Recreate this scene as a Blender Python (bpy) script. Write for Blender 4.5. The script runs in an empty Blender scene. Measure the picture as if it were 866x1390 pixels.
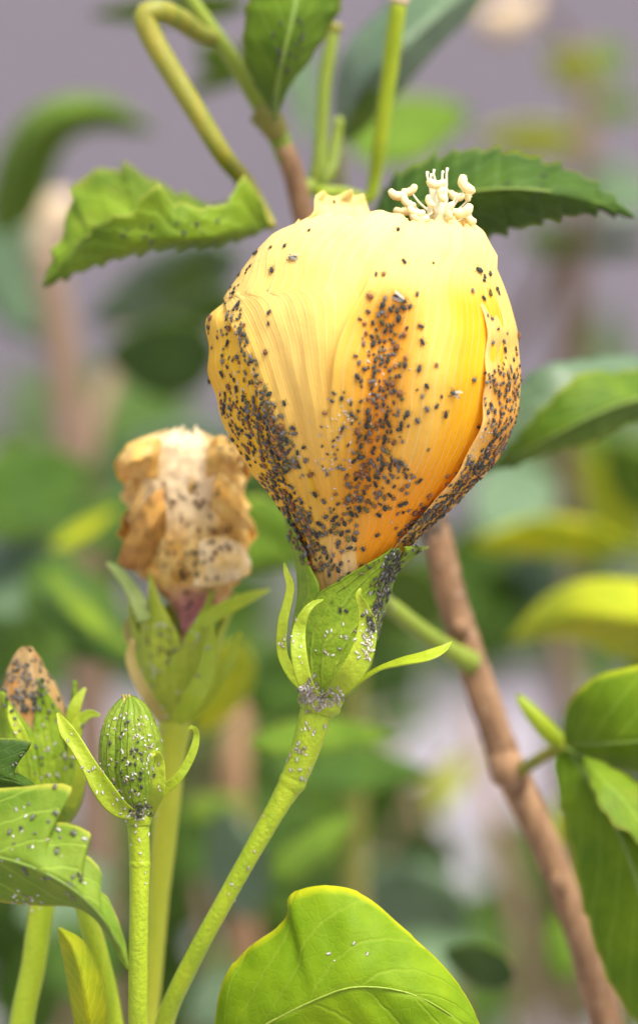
import bpy, math, random
import numpy as np
from mathutils import Vector, Matrix, noise
from mathutils.bvhtree import BVHTree

random.seed(7)
RNG = np.random.default_rng(11)
SC = bpy.context.scene
COL = SC.collection
R = math.radians

# ------------------------------------------------------------------ camera, light, exposure
S = 0.00014          # metres per photograph pixel in the focus plane
D = 0.62             # camera to flower axis
CZ = 0.50            # camera height
cam_d = bpy.data.cameras.new('camera')
cam = bpy.data.objects.new('camera', cam_d)
COL.objects.link(cam)
cam.location = (0, -D, CZ)
cam.rotation_euler = (R(90), 0, 0)
cam_d.sensor_fit = 'VERTICAL'
cam_d.lens = 100
cam_d.sensor_height = 1390 * S / D * 100
cam_d.clip_start = 0.02
cam_d.clip_end = 400
cam_d.dof.use_dof = True
cam_d.dof.focus_distance = D - 0.012
cam_d.dof.aperture_fstop = 6.6
SC.camera = cam

SUN_DIR = Vector((0.30, -0.42, 0.86)).normalized()
world = bpy.data.worlds.new('World')
SC.world = world
world.use_nodes = True
wn = world.node_tree.nodes
sky = wn.new('ShaderNodeTexSky')
sky.sky_type = 'NISHITA'
sky.sun_disc = False
sky.sun_elevation = math.asin(SUN_DIR.z)
sky.sun_rotation = math.atan2(SUN_DIR.x, SUN_DIR.y)
sky.air_density = 1.0
sky.dust_density = 4.0
sky.ozone_density = 1.0
hsv = wn.new('ShaderNodeHueSaturation')          # thin cloud: a paler sky
hsv.inputs['Saturation'].default_value = .45
world.node_tree.links.new(sky.outputs[0], hsv.inputs['Color'])
world.node_tree.links.new(hsv.outputs[0], wn['Background'].inputs[0])
wn['Background'].inputs[1].default_value = 0.10
sun_d = bpy.data.lights.new('sun', 'SUN')
sun_d.energy = 1.5
sun_d.angle = R(25)
sun_d.color = (1.0, 0.95, 0.88)
sun = bpy.data.objects.new('sun', sun_d)
COL.objects.link(sun)
sun.rotation_euler = SUN_DIR.to_track_quat('Z', 'Y').to_euler()
SC.view_settings.view_transform = 'Standard'
SC.view_settings.look = 'None'
SC.view_settings.gamma = 1
SC.view_settings.exposure = 1.72
SC.cycles.use_denoising = True
SC.cycles.max_bounces = 8
SC.cycles.transmission_bounces = 6

# ------------------------------------------------------------------ helpers
def deep(d):
    """what stands well behind the flower stands further back still"""
    return np.where(np.asarray(d) > .10, .10 + (np.asarray(d) - .10) * 2.5, d)

def W(px, py, dy=0.0):
    """photograph pixel at depth dy (metres behind the flower axis) -> world point"""
    dy = float(deep(dy))
    k = (D + dy) / D
    return ((px - 433) * S * k, dy, CZ + (695 - py) * S * k)

def Wn(a):
    a = np.asarray(a, float)
    y = deep(a[..., 2])
    k = (D + y) / D
    return np.stack([(a[..., 0] - 433) * S * k, y, CZ + (695 - a[..., 1]) * S * k], -1)

def sm(a, b, x):
    t = np.clip((np.asarray(x, float) - a) / (b - a), 0, 1)
    return t * t * (3 - 2 * t)

def spline(pts, n, smooth=True):
    """resample a polyline (any dimension) to n points, by chord length, Catmull-Rom when smooth"""
    p = np.asarray(pts, float)
    seg = np.linalg.norm(np.diff(p[:, :2], axis=0), axis=1) + 1e-9
    if p.shape[1] > 2:
        seg = np.linalg.norm(np.diff(p * np.array([1, 1] + [5000.0] + [0] * (p.shape[1] - 3)), axis=0), axis=1) + 1e-9
    t = np.concatenate([[0], np.cumsum(seg)])
    q = np.linspace(0, t[-1], n)
    if not smooth or len(p) < 3:
        return np.stack([np.interp(q, t, p[:, k]) for k in range(p.shape[1])], -1)
    m = np.zeros_like(p)
    m[1:-1] = (p[2:] - p[:-2]) / (t[2:] - t[:-2])[:, None]
    m[0] = (p[1] - p[0]) / seg[0]
    m[-1] = (p[-1] - p[-2]) / seg[-1]
    i = np.clip(np.searchsorted(t, q, side='right') - 1, 0, len(seg) - 1)
    h = seg[i][:, None]
    u = ((q - t[i]) / seg[i])[:, None]
    return ((2 * u**3 - 3 * u**2 + 1) * p[i] + (u**3 - 2 * u**2 + u) * h * m[i]
            + (-2 * u**3 + 3 * u**2) * p[i + 1] + (u**3 - u**2) * h * m[i + 1])

def keys(tab):
    """smooth interpolation of a {y: value} table"""
    ys = np.array([k for k, _ in tab], float)
    vs = np.array([v for _, v in tab], float)
    m = np.gradient(vs, ys)
    def f(y):
        y = np.clip(np.asarray(y, float), ys[0], ys[-1])
        i = np.clip(np.searchsorted(ys, y, side='right') - 1, 0, len(ys) - 2)
        h = ys[i + 1] - ys[i]
        u = (y - ys[i]) / h
        return ((2 * u**3 - 3 * u**2 + 1) * vs[i] + (u**3 - 2 * u**2 + u) * h * m[i]
                + (-2 * u**3 + 3 * u**2) * vs[i + 1] + (u**3 - u**2) * h * m[i + 1])
    return f

def nz(x, y, z=0.0):
    return noise.noise(Vector((float(x), float(y), float(z))))

def nzv(x, y, z=0.0):
    x, y, z = np.broadcast_arrays(np.asarray(x, float), np.asarray(y, float), np.asarray(z, float))
    out = np.empty(x.size)
    for i, (a, b, c) in enumerate(zip(x.ravel(), y.ravel(), z.ravel())):
        out[i] = noise.noise(Vector((a, b, c)))
    return out.reshape(x.shape)

def link(name, me, parent=None):
    o = bpy.data.objects.new(name, me)
    COL.objects.link(o)
    if parent is not None:
        o.parent = parent
        o.matrix_parent_inverse = Matrix.Translation(parent.location).inverted()
    return o

def mesh_obj(name, V, F, m, parent=None, uv=None, cols=None, smooth=True):
    me = bpy.data.meshes.new(name)
    me.from_pydata([tuple(v) for v in V], [], [tuple(f) for f in F])
    if smooth:
        me.polygons.foreach_set('use_smooth', [True] * len(me.polygons))
    if uv is not None:
        lay = me.uv_layers.new(name='UVMap')
        li = np.empty(len(me.loops), int)
        me.loops.foreach_get('vertex_index', li)
        lay.data.foreach_set('uv', np.asarray(uv, np.float32)[li].ravel())
    if cols is not None:
        ca = me.color_attributes.new('Pigment', 'FLOAT_COLOR', 'POINT')
        c4 = np.ones((len(V), 4), np.float32)
        c4[:, :3] = cols
        ca.data.foreach_set('color', c4.ravel())
    me.materials.append(m)
    me.update()
    return link(name, me, parent)

def grid_normals(P):
    du = np.gradient(P, axis=1)
    dv = np.gradient(P, axis=0)
    n = np.cross(du, dv)
    l = np.linalg.norm(n, axis=-1, keepdims=True)
    n = n / np.maximum(l, 1e-15)
    return n

def shell(name, P, th, m, parent=None, cols=None, uv=None):
    """closed thin sheet from a grid of world points; edges taper a little so that they look soft"""
    nv, nu = P.shape[:2]
    n = grid_normals(P)
    t = np.full((nv, nu, 1), th / 2)
    A = (P + n * t).reshape(-1, 3)
    B = (P - n * t).reshape(-1, 3)
    N = nv * nu
    F = []
    idx = np.arange(N).reshape(nv, nu)
    for j in range(nv - 1):
        for i in range(nu - 1):
            a, b, c, d = idx[j, i], idx[j, i + 1], idx[j + 1, i + 1], idx[j + 1, i]
            F.append((a, b, c, d))
            F.append((d + N, c + N, b + N, a + N))
    for i in range(nu - 1):
        a, b = idx[0, i], idx[0, i + 1]
        F.append((b, a, a + N, b + N))
        a, b = idx[-1, i], idx[-1, i + 1]
        F.append((a, b, b + N, a + N))
    for j in range(nv - 1):
        a, b = idx[j, 0], idx[j + 1, 0]
        F.append((a, b, b + N, a + N))
        a, b = idx[j, -1], idx[j + 1, -1]
        F.append((b, a, a + N, b + N))
    if uv is None:
        uu, vv = np.meshgrid(np.linspace(0, 1, nu), np.linspace(0, 1, nv))
        uv = np.stack([uu, vv], -1)
    uv2 = np.concatenate([uv.reshape(-1, 2)] * 2)
    c2 = None if cols is None else np.concatenate([cols.reshape(-1, 3)] * 2)
    return mesh_obj(name, np.concatenate([A, B]), F, m, parent, uv2, c2)

def tube(name, pts, widths, m, parent=None, n=24, seg=14, flat=1.0, face=(0, -1, 0), world_pts=False, lump=0.0, bend=0.0, cols=None):
    """tapered tube through (px,py,dy) points; widths are full widths in photograph pixels (on the focus plane scale);
    flat < 1 squashes it along the facing direction (bracts); bend makes the section a shallow channel"""
    p = np.asarray(pts, float)
    ws = np.asarray(widths, float)
    if len(ws) != len(p):
        ws = np.interp(np.linspace(0, 1, len(p)), np.linspace(0, 1, len(ws)), ws)
    q = spline(np.concatenate([p, ws[:, None]], 1), n)
    C = q[:, :3] if world_pts else Wn(q[:, :3])
    r = np.maximum(q[:, 3], 0.3) * S / 2
    if not world_pts: r = r * (D + deep(q[:, 2])) / D
    T = np.gradient(C, axis=0)
    T /= np.linalg.norm(T, axis=1, keepdims=True)
    f = np.array(face, float)
    V, uv = [], []
    for k in range(n):
        side = np.cross(T[k], f)
        side /= max(np.linalg.norm(side), 1e-9)
        up = np.cross(side, T[k])
        for j in range(seg):
            a = 2 * math.pi * j / seg
            rr = r[k]
            if lump:
                rr *= 1 + lump * nz(C[k][0] * 900 + math.cos(a), C[k][2] * 900, math.sin(a) * 1.3)
            s_ = math.cos(a) * rr
            u_ = math.sin(a) * rr * flat + bend * (s_ * s_ / max(r[k], 1e-9) - r[k] * .4)
            V.append(C[k] + side * s_ + up * u_)
            uv.append((j / seg, k / (n - 1)))
    F = []
    for k in range(n - 1):
        for j in range(seg):
            a, b = k * seg + j, k * seg + (j + 1) % seg
            F.append((a, b, b + seg, a + seg))
    V.append(C[0] - T[0] * r[0] * .3); uv.append((.5, 0))
    V.append(C[-1] + T[-1] * r[-1] * .3); uv.append((.5, 1))
    a0, a1 = len(V) - 2, len(V) - 1
    for j in range(seg):
        F.append((a0, (j + 1) % seg, j))
        F.append((a1, (n - 1) * seg + j, (n - 1) * seg + (j + 1) % seg))
    cc = None if cols is None else np.array([cols(u[1]) for u in uv])
    return mesh_obj(name, V, F, m, parent, np.array(uv), cc)

def thing(name, label, cat, loc, group=None):
    o = bpy.data.objects.new(name, None)
    o.empty_display_size = 0.01
    COL.objects.link(o)
    o.location = loc
    tag(o, label, cat, group)
    return o

def tag(o, label, cat, group=None):
    o['label'] = label
    o['category'] = cat
    if group:
        o['group'] = group

# ------------------------------------------------------------------ materials
class NT:
    def __init__(self, name):
        self.m = bpy.data.materials.new(name)
        self.m.use_nodes = True
        self.t = self.m.node_tree
        self.out = self.t.nodes['Material Output']
        self.t.nodes.remove(self.t.nodes['Principled BSDF'])
    def n(self, kind, **kw):
        x = self.t.nodes.new('ShaderNode' + kind)
        for k, v in kw.items():
            if k.startswith('i_'):
                key = k[2:]
                x.inputs[int(key) if key.isdigit() else key.replace('_', ' ')].default_value = v
            else:
                setattr(x, k, v)
        return x
    def l(self, a, b):
        self.t.links.new(a, b)
    def math(self, op, a, b=None, c=None):
        x = self.n('Math', operation=op)
        for k, v in enumerate((a, b, c)):
            if v is None: continue
            if isinstance(v, (int, float)): x.inputs[k].default_value = v
            else: self.l(v, x.inputs[k])
        return x.outputs[0]
    def ramp(self, fac, stops):
        x = self.n('ValToRGB')
        e = x.color_ramp.elements
        while len(e) < len(stops): e.new(0.5)
        for q, (p, c) in zip(e, stops):
            q.position = p
            q.color = (*c, 1) if len(c) == 3 else c
        self.l(fac, x.inputs[0])
        return x.outputs[0]
    def mix(self, fac, a, b, blend='MIX'):
        x = self.n('MixRGB', blend_type=blend)
        for k, v in enumerate((fac, a, b)):
            if isinstance(v, (int, float)): x.inputs[k].default_value = v
            elif isinstance(v, tuple): x.inputs[k].default_value = (*v, 1)
            else: self.l(v, x.inputs[k])
        return x.outputs[0]
    def noise(self, scale, detail=4, vec=None, rough=.55):
        x = self.n('TexNoise', i_Scale=scale, i_Detail=detail, i_Roughness=rough)
        if vec is not None: self.l(vec, x.inputs['Vector'])
        return x.outputs['Fac']
    def surface(self, color, rough=.5, spec=.4, trans=0.0, tcol=None, bump=None, bstr=.3, bdist=.0002, sheen=0):
        p = self.n('BsdfPrincipled', i_Roughness=rough)
        p.inputs['Specular IOR Level'].default_value = spec
        if sheen:
            p.inputs['Sheen Weight'].default_value = sheen
        if isinstance(color, tuple): p.inputs['Base Color'].default_value = (*color, 1)
        else: self.l(color, p.inputs['Base Color'])
        nrm = None
        if bump is not None:
            b = self.n('Bump', i_Strength=bstr, i_Distance=bdist)
            self.l(bump, b.inputs['Height'])
            nrm = b.outputs[0]
            self.l(nrm, p.inputs['Normal'])
        if trans:
            tr = self.n('BsdfTranslucent')
            c = tcol if tcol is not None else color
            if isinstance(c, tuple): tr.inputs[0].default_value = (*c, 1)
            else: self.l(c, tr.inputs[0])
            if nrm is not None: self.l(nrm, tr.inputs[1])
            mx = self.n('MixShader', i_0=trans)
            self.l(p.outputs[0], mx.inputs[1])
            self.l(tr.outputs[0], mx.inputs[2])
            self.l(mx.outputs[0], self.out.inputs[0])
        else:
            self.l(p.outputs[0], self.out.inputs[0])
        return self.m

def mat_petal(name, trans=.42, vein=46.0, blotch=0.0):
    k = NT(name)
    col = k.n('VertexColor', layer_name='Pigment').outputs[0]
    obj = k.n('TexCoord').outputs['Object']
    uv = k.n('UVMap').outputs[0]
    sx = k.n('SeparateXYZ'); k.l(uv, sx.inputs[0])
    mp = k.n('Mapping'); mp.inputs['Scale'].default_value = (vein, 2.2, 1)
    k.l(uv, mp.inputs[0])
    fine = k.noise(1.0, 3, mp.outputs[0])
    wob = k.noise(70, 2, obj)
    # fan of main veins
    ph = k.math('ADD', k.math('MULTIPLY', sx.outputs[0], vein * .42), k.math('MULTIPLY', wob, 1.1))
    fr = k.math('FRACT', ph)
    d = k.math('ABSOLUTE', k.math('SUBTRACT', fr, .5))
    vn = k.math('SUBTRACT', 1.0, k.math('MINIMUM', k.math('MULTIPLY', d, 6.5), 1.0))
    amt = k.math('MULTIPLY', vn, k.math('MULTIPLY', k.noise(120, 2, obj), .32))
    c1 = k.mix(amt, col, (.95, .88, .60))
    c2 = k.mix(k.math('MULTIPLY', k.math('SUBTRACT', fine, .35), .55), c1, k.mix(.5, c1, (.85, .55, .10), 'MULTIPLY'))
    patch = k.ramp(k.noise(150, 5, obj), [(.50, (0, 0, 0)), (.72, (1, 1, 1))])
    c2 = k.mix(k.math('MULTIPLY', patch, .14), c2, (.80, .50, .05))
    if blotch:
        bl = k.ramp(k.noise(330, 6, obj), [(.50, (0, 0, 0)), (.64, (1, 1, 1))])
        c2 = k.mix(k.math('MULTIPLY', bl, blotch), c2, (.12, .055, .02))
    h = k.math('ADD', k.math('MULTIPLY', vn, .40), k.math('ADD', k.math('MULTIPLY', fine, .35), k.math('MULTIPLY', k.noise(420, 4, obj), .9)))
    return k.surface(c2, rough=.55, spec=.25, trans=trans, bump=h, bstr=.45, bdist=.00035)

def mat_leaf(name, base, dark, rim=None, trans=.30, veins=9.0, rough=.58, spec=.18, vcol=None, wear=.0, shine=None):
    k = NT(name)
    uv = k.n('UVMap').outputs[0]
    obj = k.n('TexCoord').outputs['Object']
    sx = k.n('SeparateXYZ'); k.l(uv, sx.inputs[0])
    u = k.math('ABSOLUTE', k.math('MULTIPLY', k.math('SUBTRACT', sx.outputs[0], .5), 2.0))
    wob = k.math('MULTIPLY', k.noise(110, 3, obj), .55)
    ph = k.math('FRACT', k.math('ADD', k.math('SUBTRACT', k.math('MULTIPLY', sx.outputs[1], veins), k.math('MULTIPLY', u, 2.4)), wob))
    d = k.math('ABSOLUTE', k.math('SUBTRACT', ph, .5))
    side = k.math('SUBTRACT', 1.0, k.math('MINIMUM', k.math('MULTIPLY', d, 13.0), 1.0))
    mid = k.math('SUBTRACT', 1.0, k.math('MINIMUM', k.math('MULTIPLY', u, 16.0), 1.0))
    vor = k.n('TexVoronoi', feature='DISTANCE_TO_EDGE', i_Scale=520.0)
    k.l(obj, vor.inputs['Vector'])
    net = k.math('SUBTRACT', 1.0, k.math('MINIMUM', k.math('MULTIPLY', vor.outputs[0], 9.0), 1.0))
    v = k.math('MAXIMUM', k.math('MULTIPLY', side, .8), mid)
    c = k.mix(k.ramp(k.noise(95, 5, obj), [(.36, (0, 0, 0)), (.62, (1, 1, 1))]), base, dark)
    vc = vcol or tuple(min(1, x * 1.5 + .03) for x in base)
    c = k.mix(k.math('MULTIPLY', v, .68), c, vc)
    c = k.mix(k.math('MULTIPLY', net, .09), c, vc)
    if wear:
        w = k.ramp(k.noise(240, 5, obj), [(.56, (0, 0, 0)), (.70, (1, 1, 1))])
        c = k.mix(k.math('MULTIPLY', w, wear), c, (.20, .13, .03))
    if rim:
        e = k.ramp(k.math('ADD', u, k.math('MULTIPLY', k.math('SUBTRACT', k.noise(140, 3, obj), .5), .10)), [(.915, (0, 0, 0)), (1.0, (1, 1, 1))])
        c = k.mix(e, c, rim)
    h = k.math('ADD', k.math('MULTIPLY', v, -.5), k.math('ADD', k.math('MULTIPLY', net, -.10), k.math('MULTIPLY', k.noise(300, 4, obj), .5)))
    return k.surface(c, rough=rough, spec=spec, trans=trans, tcol=k.mix(1.0, c, (1.0, 1.0, .45), 'MULTIPLY'), bump=h, bstr=.6, bdist=.0005)

def mat_stalk(name, a, b, trans=.12, scale=300.0, stretch=.15, rough=.45, spots=None):
    k = NT(name)
    obj = k.n('TexCoord').outputs['Object']
    mp = k.n('Mapping'); mp.inputs['Scale'].default_value = (1, 1, stretch)
    k.l(obj, mp.inputs[0])
    f = k.noise(scale, 5, mp.outputs[0])
    c = k.mix(k.ramp(f, [(.33, (0, 0, 0)), (.67, (1, 1, 1))]), a, b)
    g = k.noise(scale * 4, 3, obj)
    c = k.mix(k.math('MULTIPLY', g, .45), c, tuple(x * .55 for x in b))
    if spots:
        s_ = k.ramp(k.noise(scale * 2.2, 2, obj), [(.62, (0, 0, 0)), (.70, (1, 1, 1))])
        c = k.mix(k.math('MULTIPLY', s_, .7), c, spots)
    return k.surface(c, rough=rough, spec=.4, trans=trans, bump=k.math('ADD', f, k.math('MULTIPLY', g, .7)), bstr=.75, bdist=.0005)

def mat_sepal(name, a, b, trans=.25):
    """green flesh with long raised veins running up it"""
    k = NT(name)
    uv = k.n('UVMap').outputs[0]
    obj = k.n('TexCoord').outputs['Object']
    sx = k.n('SeparateXYZ'); k.l(uv, sx.inputs[0])
    ph = k.math('FRACT', k.math('ADD', k.math('MULTIPLY', sx.outputs[0], 5.0), k.math('MULTIPLY', k.noise(200, 2, obj), .9)))
    d = k.math('ABSOLUTE', k.math('SUBTRACT', ph, .5))
    v = k.math('SUBTRACT', 1.0, k.math('MINIMUM', k.math('MULTIPLY', d, 6.0), 1.0))
    f = k.noise(260, 5, obj)
    c = k.mix(k.ramp(f, [(.3, (0, 0, 0)), (.7, (1, 1, 1))]), a, b)
    c = k.mix(k.math('MULTIPLY', v, .30), c, tuple(min(1, x * 1.3 + .03) for x in a))
    sp_ = k.ramp(k.noise(700, 3, obj), [(.58, (0, 0, 0)), (.68, (1, 1, 1))])
    c = k.mix(k.math('MULTIPLY', sp_, .45), c, tuple(x * .45 for x in b))
    h = k.math('ADD', k.math('MULTIPLY', v, .5), f)
    return k.surface(c, rough=.5, spec=.25, trans=trans, tcol=k.mix(1.0, c, (1, 1, .4), 'MULTIPLY'), bump=k.math('ADD', h, k.math('MULTIPLY', k.noise(900, 3, obj), .6)), bstr=.8, bdist=.0006)

def mat_bug(name, a, b, rough=.6, spec=.3, scale=1500.0):
    k = NT(name)
    obj = k.n('TexCoord').outputs['Object']
    inf = k.n('ObjectInfo')
    f = k.noise(5.0, 4, obj)
    c = k.mix(f, a, b)
    br = k.n('HueSaturation')
    k.l(c, br.inputs['Color'])
    k.l(k.math('ADD', .75, k.math('MULTIPLY', inf.outputs['Random'], .6)), br.inputs['Value'])
    return k.surface(br.outputs[0], rough=rough, spec=spec, bump=f, bstr=.5, bdist=.05)

M = {}
M['petal'] = mat_petal('yellow petal')
M['wilt'] = mat_petal('withered petal', trans=.28, vein=30, blotch=.22)
M['stamen'] = NT('pale stamens').surface((.90, .86, .62), rough=.5, trans=.3)
M['anther'] = NT('cream anthers').surface((.89, .77, .40), rough=.7, trans=.25)
M['sepal'] = mat_sepal('calyx green', (.30, .41, .022), (.165, .275, .012))
M['sepal_dull'] = mat_sepal('calyx dull green', (.44, .50, .05), (.32, .40, .03))
M['sepal_bud'] = mat_sepal('bud green', (.28, .37, .03), (.15, .245, .015))
M['bract'] = mat_stalk('bract green', (.45, .53, .025), (.33, .44, .018), trans=.25, scale=200)
M['bract_pale'] = mat_stalk('pale bract', (.42, .50, .16), (.30, .40, .09), trans=.2, scale=200)
M['bract_brown'] = mat_stalk('browning bract', (.42, .25, .10), (.36, .36, .05), trans=.15, scale=130)
M['stalk'] = mat_stalk('stalk green', (.45, .53, .018), (.30, .42, .012), trans=.12)
M['stalk_yellow'] = mat_stalk('stalk yellow green', (.55, .55, .03), (.42, .48, .025), trans=.12)
M['petiole'] = mat_stalk('petiole green', (.27, .34, .03), (.20, .27, .025), trans=.1)
M['petiole_yellow'] = mat_stalk('petiole yellowing', (.33, .28, .025), (.20, .23, .02), trans=.1)
M['bark'] = mat_stalk('brown bark', (.36, .205, .098), (.17, .09, .042), trans=0, scale=300, stretch=.30, rough=.8, spots=(.40, .28, .18))
M['bark_pale'] = mat_stalk('pale bark', (.25, .165, .105), (.18, .115, .07), trans=0, scale=160, stretch=.3, rough=.8)
M['bark_green'] = mat_stalk('greening bark', (.22, .17, .04), (.19, .22, .03), trans=0, scale=160, stretch=.3, rough=.7)
M['cut'] = NT('cut stalk end').surface((.50, .38, .24), rough=.8)

# ------------------------------------------------------------------ the setting
def flat_quad(name, pts, m):
    return mesh_obj(name, pts, [tuple(range(len(pts)))], m, smooth=False)

k = NT('pale paving')
o_ = k.n('TexCoord').outputs['Object']
M['ground'] = k.surface(k.mix(k.ramp(k.noise(1.3, 6, o_), [(.35, (0, 0, 0)), (.7, (1, 1, 1))]), (.29, .262, .29), (.22, .20, .225)), rough=.85, bump=k.noise(60, 5, o_), bstr=.4, bdist=.01)
k = NT('grey wall render')
o_ = k.n('TexCoord').outputs['Object']
M['wall'] = k.surface(k.mix(k.ramp(k.noise(.8, 5, o_), [(.35, (0, 0, 0)), (.7, (1, 1, 1))]), (.148, .130, .150), (.130, .114, .132)), rough=.85, bump=k.noise(40, 5, o_), bstr=.4, bdist=.01)

g = flat_quad('ground', [(-150, -150, 0), (150, -150, 0), (150, 150, 0), (-150, 150, 0)], M['ground'])
g['kind'] = 'structure'

def box(name, lo, hi, m, parent=None):
    (x0, y0, z0), (x1, y1, z1) = lo, hi
    V = [(x0, y0, z0), (x1, y0, z0), (x1, y1, z0), (x0, y1, z0), (x0, y0, z1), (x1, y0, z1), (x1, y1, z1), (x0, y1, z1)]
    F = [(0, 3, 2, 1), (4, 5, 6, 7), (0, 1, 5, 4), (1, 2, 6, 5), (2, 3, 7, 6), (3, 0, 4, 7)]
    return mesh_obj(name, V, F, m, parent, smooth=False)

gw = thing('garden_wall', 'plain mauve grey rendered wall far behind the shrub', 'wall', (0, 8.0, 0))
box('wall_face', (-9, 8.0, -.05), (9, 8.25, 3.4), M['wall'], gw)
box('coping', (-9.02, 7.96, 3.402), (9.02, 8.29, 3.48), M['ground'], gw)

# ------------------------------------------------------------------ envelopes (flower heads as swollen bodies, petals as sheets on them)
class Env:
    def __init__(self, tab, dy=0.0, ratio=.9):
        self.L = keys([(y, l) for y, l, r in tab])
        self.Rr = keys([(y, r) for y, l, r in tab])
        self.dy, self.ratio = dy, ratio
    def cw(self, y):
        l, r = self.L(y), self.Rr(y)
        return (l + r) / 2, np.maximum((r - l) / 2, .5)
    def th(self, x, y):
        c, w = self.cw(y)
        return np.arcsin(np.clip((x - c) / w, -1, 1))
    def pos(self, th, y, off=0.0):
        """angle (0 = towards the camera), photo row, extra radius in pixels -> px, py, dy"""
        c, w = self.cw(y)
        x = c + (w + off) * np.sin(th)
        d = -(w * self.ratio + off) * np.cos(th) * S + self.dy
        k = (D + d) / D
        k0 = (D + self.dy) / D
        # keep the body true in space: sizes are those of its axis distance
        return np.stack([433 + (x - 433) * k0 / k, 695 + (y - 695) * k0 / k, d], -1)

def patch(env, yb, yt, lo, hi, off, nu, nv):
    """grid on the envelope: yb bottom row, yt(s) top row, lo/hi(y) angles, off(s,t,th,x,y) pixels"""
    s = np.linspace(0, 1, nu)[None, :].repeat(nv, 0)
    t = np.linspace(0, 1, nv)[:, None].repeat(nu, 1)
    y = yb + (yt(s) - yb) * t
    a, b = lo(y), hi(y)
    th = a + (b - a) * s
    c, w = env.cw(y)
    x = c + w * np.sin(th)
    o = off(s, t, th, x, y)
    return Wn(env.pos(th, y, o)), x, y, th, s, t

def lerpc(f, a, b):
    f = np.asarray(f)[..., None]
    return a * (1 - f) + np.asarray(b, float) * f

# ------------------------------------------------------------------ the main flower
FL = Env([(246, 470, 600), (256, 446, 622), (270, 434, 628), (284, 424, 636), (300, 400, 637), (325, 365, 648), (350, 341, 661),
          (385, 318, 677), (410, 304, 687), (450, 290, 697), (490, 287, 701), (530, 295, 702), (570, 307, 696), (600, 322, 686),
          (640, 346, 660), (680, 377, 619), (720, 400, 574), (760, 419, 536), (800, 433, 507), (830, 440, 492), (850, 446, 486)])
ENVY = np.arange(246, 851, 2.0)
flower = thing('hibiscus_flower', 'closed yellow hibiscus flower crawling with dark aphids on an arching green stalk', 'flower', W(432, 950, 0))

x_AB = keys([(395, 300), (410, 308), (440, 320), (480, 337), (520, 352), (560, 366), (600, 380), (640, 396), (680, 408), (720, 419), (760, 428), (800, 436), (850, 446)])
x_C = keys([(284, 556), (300, 552), (320, 540), (340, 522), (370, 505), (400, 494), (440, 474), (470, 462), (500, 455), (560, 450), (620, 447), (680, 446), (740, 450), (800, 456), (850, 460)])
x_E = keys([(284, 636), (330, 634), (375, 631), (410, 634), (432, 643), (460, 648), (500, 646), (540, 644), (570, 642), (600, 633), (640, 612), (680, 583), (710, 557), (740, 535), (780, 511), (850, 480)])

def gauss(d, w): return np.exp(-(d / w) ** 2)
x_hol = keys([(300, 530), (400, 528), (450, 522), (520, 513), (580, 505), (640, 490), (700, 474), (760, 458), (850, 450)])

def petal_pigment(x, y, n):
    pale = np.array([.91, .70, .21]); top = np.array([.92, .78, .38]); yel = np.array([.91, .60, .05]); ora = np.array([.80, .345, .014])
    base = np.array([.90, .70, .36])
    c = np.broadcast_to(pale, x.shape + (3,)).copy()
    c = lerpc(sm(390, 290, y) * .8, c, top)
    c = lerpc(sm(410, 640, y) * (.30 + .55 * sm(540, 600, x)), c, yel)
    c = lerpc(sm(690, 790, y) * gauss(x - 455, 60) * .85, c, base)
    return c

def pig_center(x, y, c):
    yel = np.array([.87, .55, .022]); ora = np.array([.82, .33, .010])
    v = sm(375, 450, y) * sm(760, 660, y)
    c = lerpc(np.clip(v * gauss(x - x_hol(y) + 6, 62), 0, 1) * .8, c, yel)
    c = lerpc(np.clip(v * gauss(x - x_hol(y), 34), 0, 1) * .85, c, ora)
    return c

def ribs(s, t, n, amp):
    """soft lengthwise pleats that run together at the base"""
    return amp * np.sin(s * n * 6.283 + 1.5 * np.sin(s * 9) + 1.2 * np.sin(t * 3 + s * 4)) * sm(0, .3, t) * (.55 + .45 * np.sin(s * 13 + t * 2))

def wrinkle(x, y, seed, amp):
    return amp * (nzv(x * .022, y * .010, seed) + .5 * nzv(x * .055, y * .022, seed + 5))

def petal(name, *a, pig=None, th=.00022, m='petal'):
    P, x, y, t_, s, t = patch(*a)
    return shell(name, P, th, M[m], flower, pig(x, y, s, t))

def edge_curl(s, w=.05):
    return sm(w, 0, s)

deg = np.radians
# rear petal, its crumpled tip showing behind the shoulder
def offF(s, t, th, x, y):
    return -3 + 2.5 * np.sin(s * 34) * sm(.88, 1, t) + wrinkle(x, y, 3, 3) + 46 * np.clip((300 - y) / 44, 0, 1)
petal('petal', FL, 850, lambda s: 296 - 42 * sm(.54, .61, s) * sm(.93, .82, s) - 5 * gauss(s - .68, .025) + 4 * gauss(s - .73, .02) + 2 * np.sin(s * 60), lambda y: deg(105) + 0 * y, lambda y: deg(258) + 0 * y, offF, 70, 60,
      pig=lambda x, y, s, t: lerpc(.5 * sm(.95, 1, t), petal_pigment(x, y, 3), (.88, .66, .14)))
# left petal with its lobe standing out
def offA(s, t, th, x, y):
    o = 4 - 8 * sm(.55, 1, s) + wrinkle(x, y, 9, 4.5) + ribs(s, t, 12, 1.0)
    o += 7 * gauss(y - 436, 26) * gauss(s - .60, .22)
    o += 2.5 * np.sin(y * .085 + x * .03) * sm(640, 480, y)
    return o - 9 * sm(.93, 1, t)
petal('petal', FL, 850, lambda s: 404 + 26 * sm(.30, 0, s) + 34 * sm(.74, 1.0, s) + 2.5 * np.sin(s * 40), lambda y: deg(-158) + 0 * y, lambda y: FL.th(x_AB(y) + 22, y), offA, 70, 90,
      pig=lambda x, y, s, t: lerpc(.92 * sm(385, 480, y), petal_pigment(x, y, 0), (.84, .56, .016)))
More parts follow.
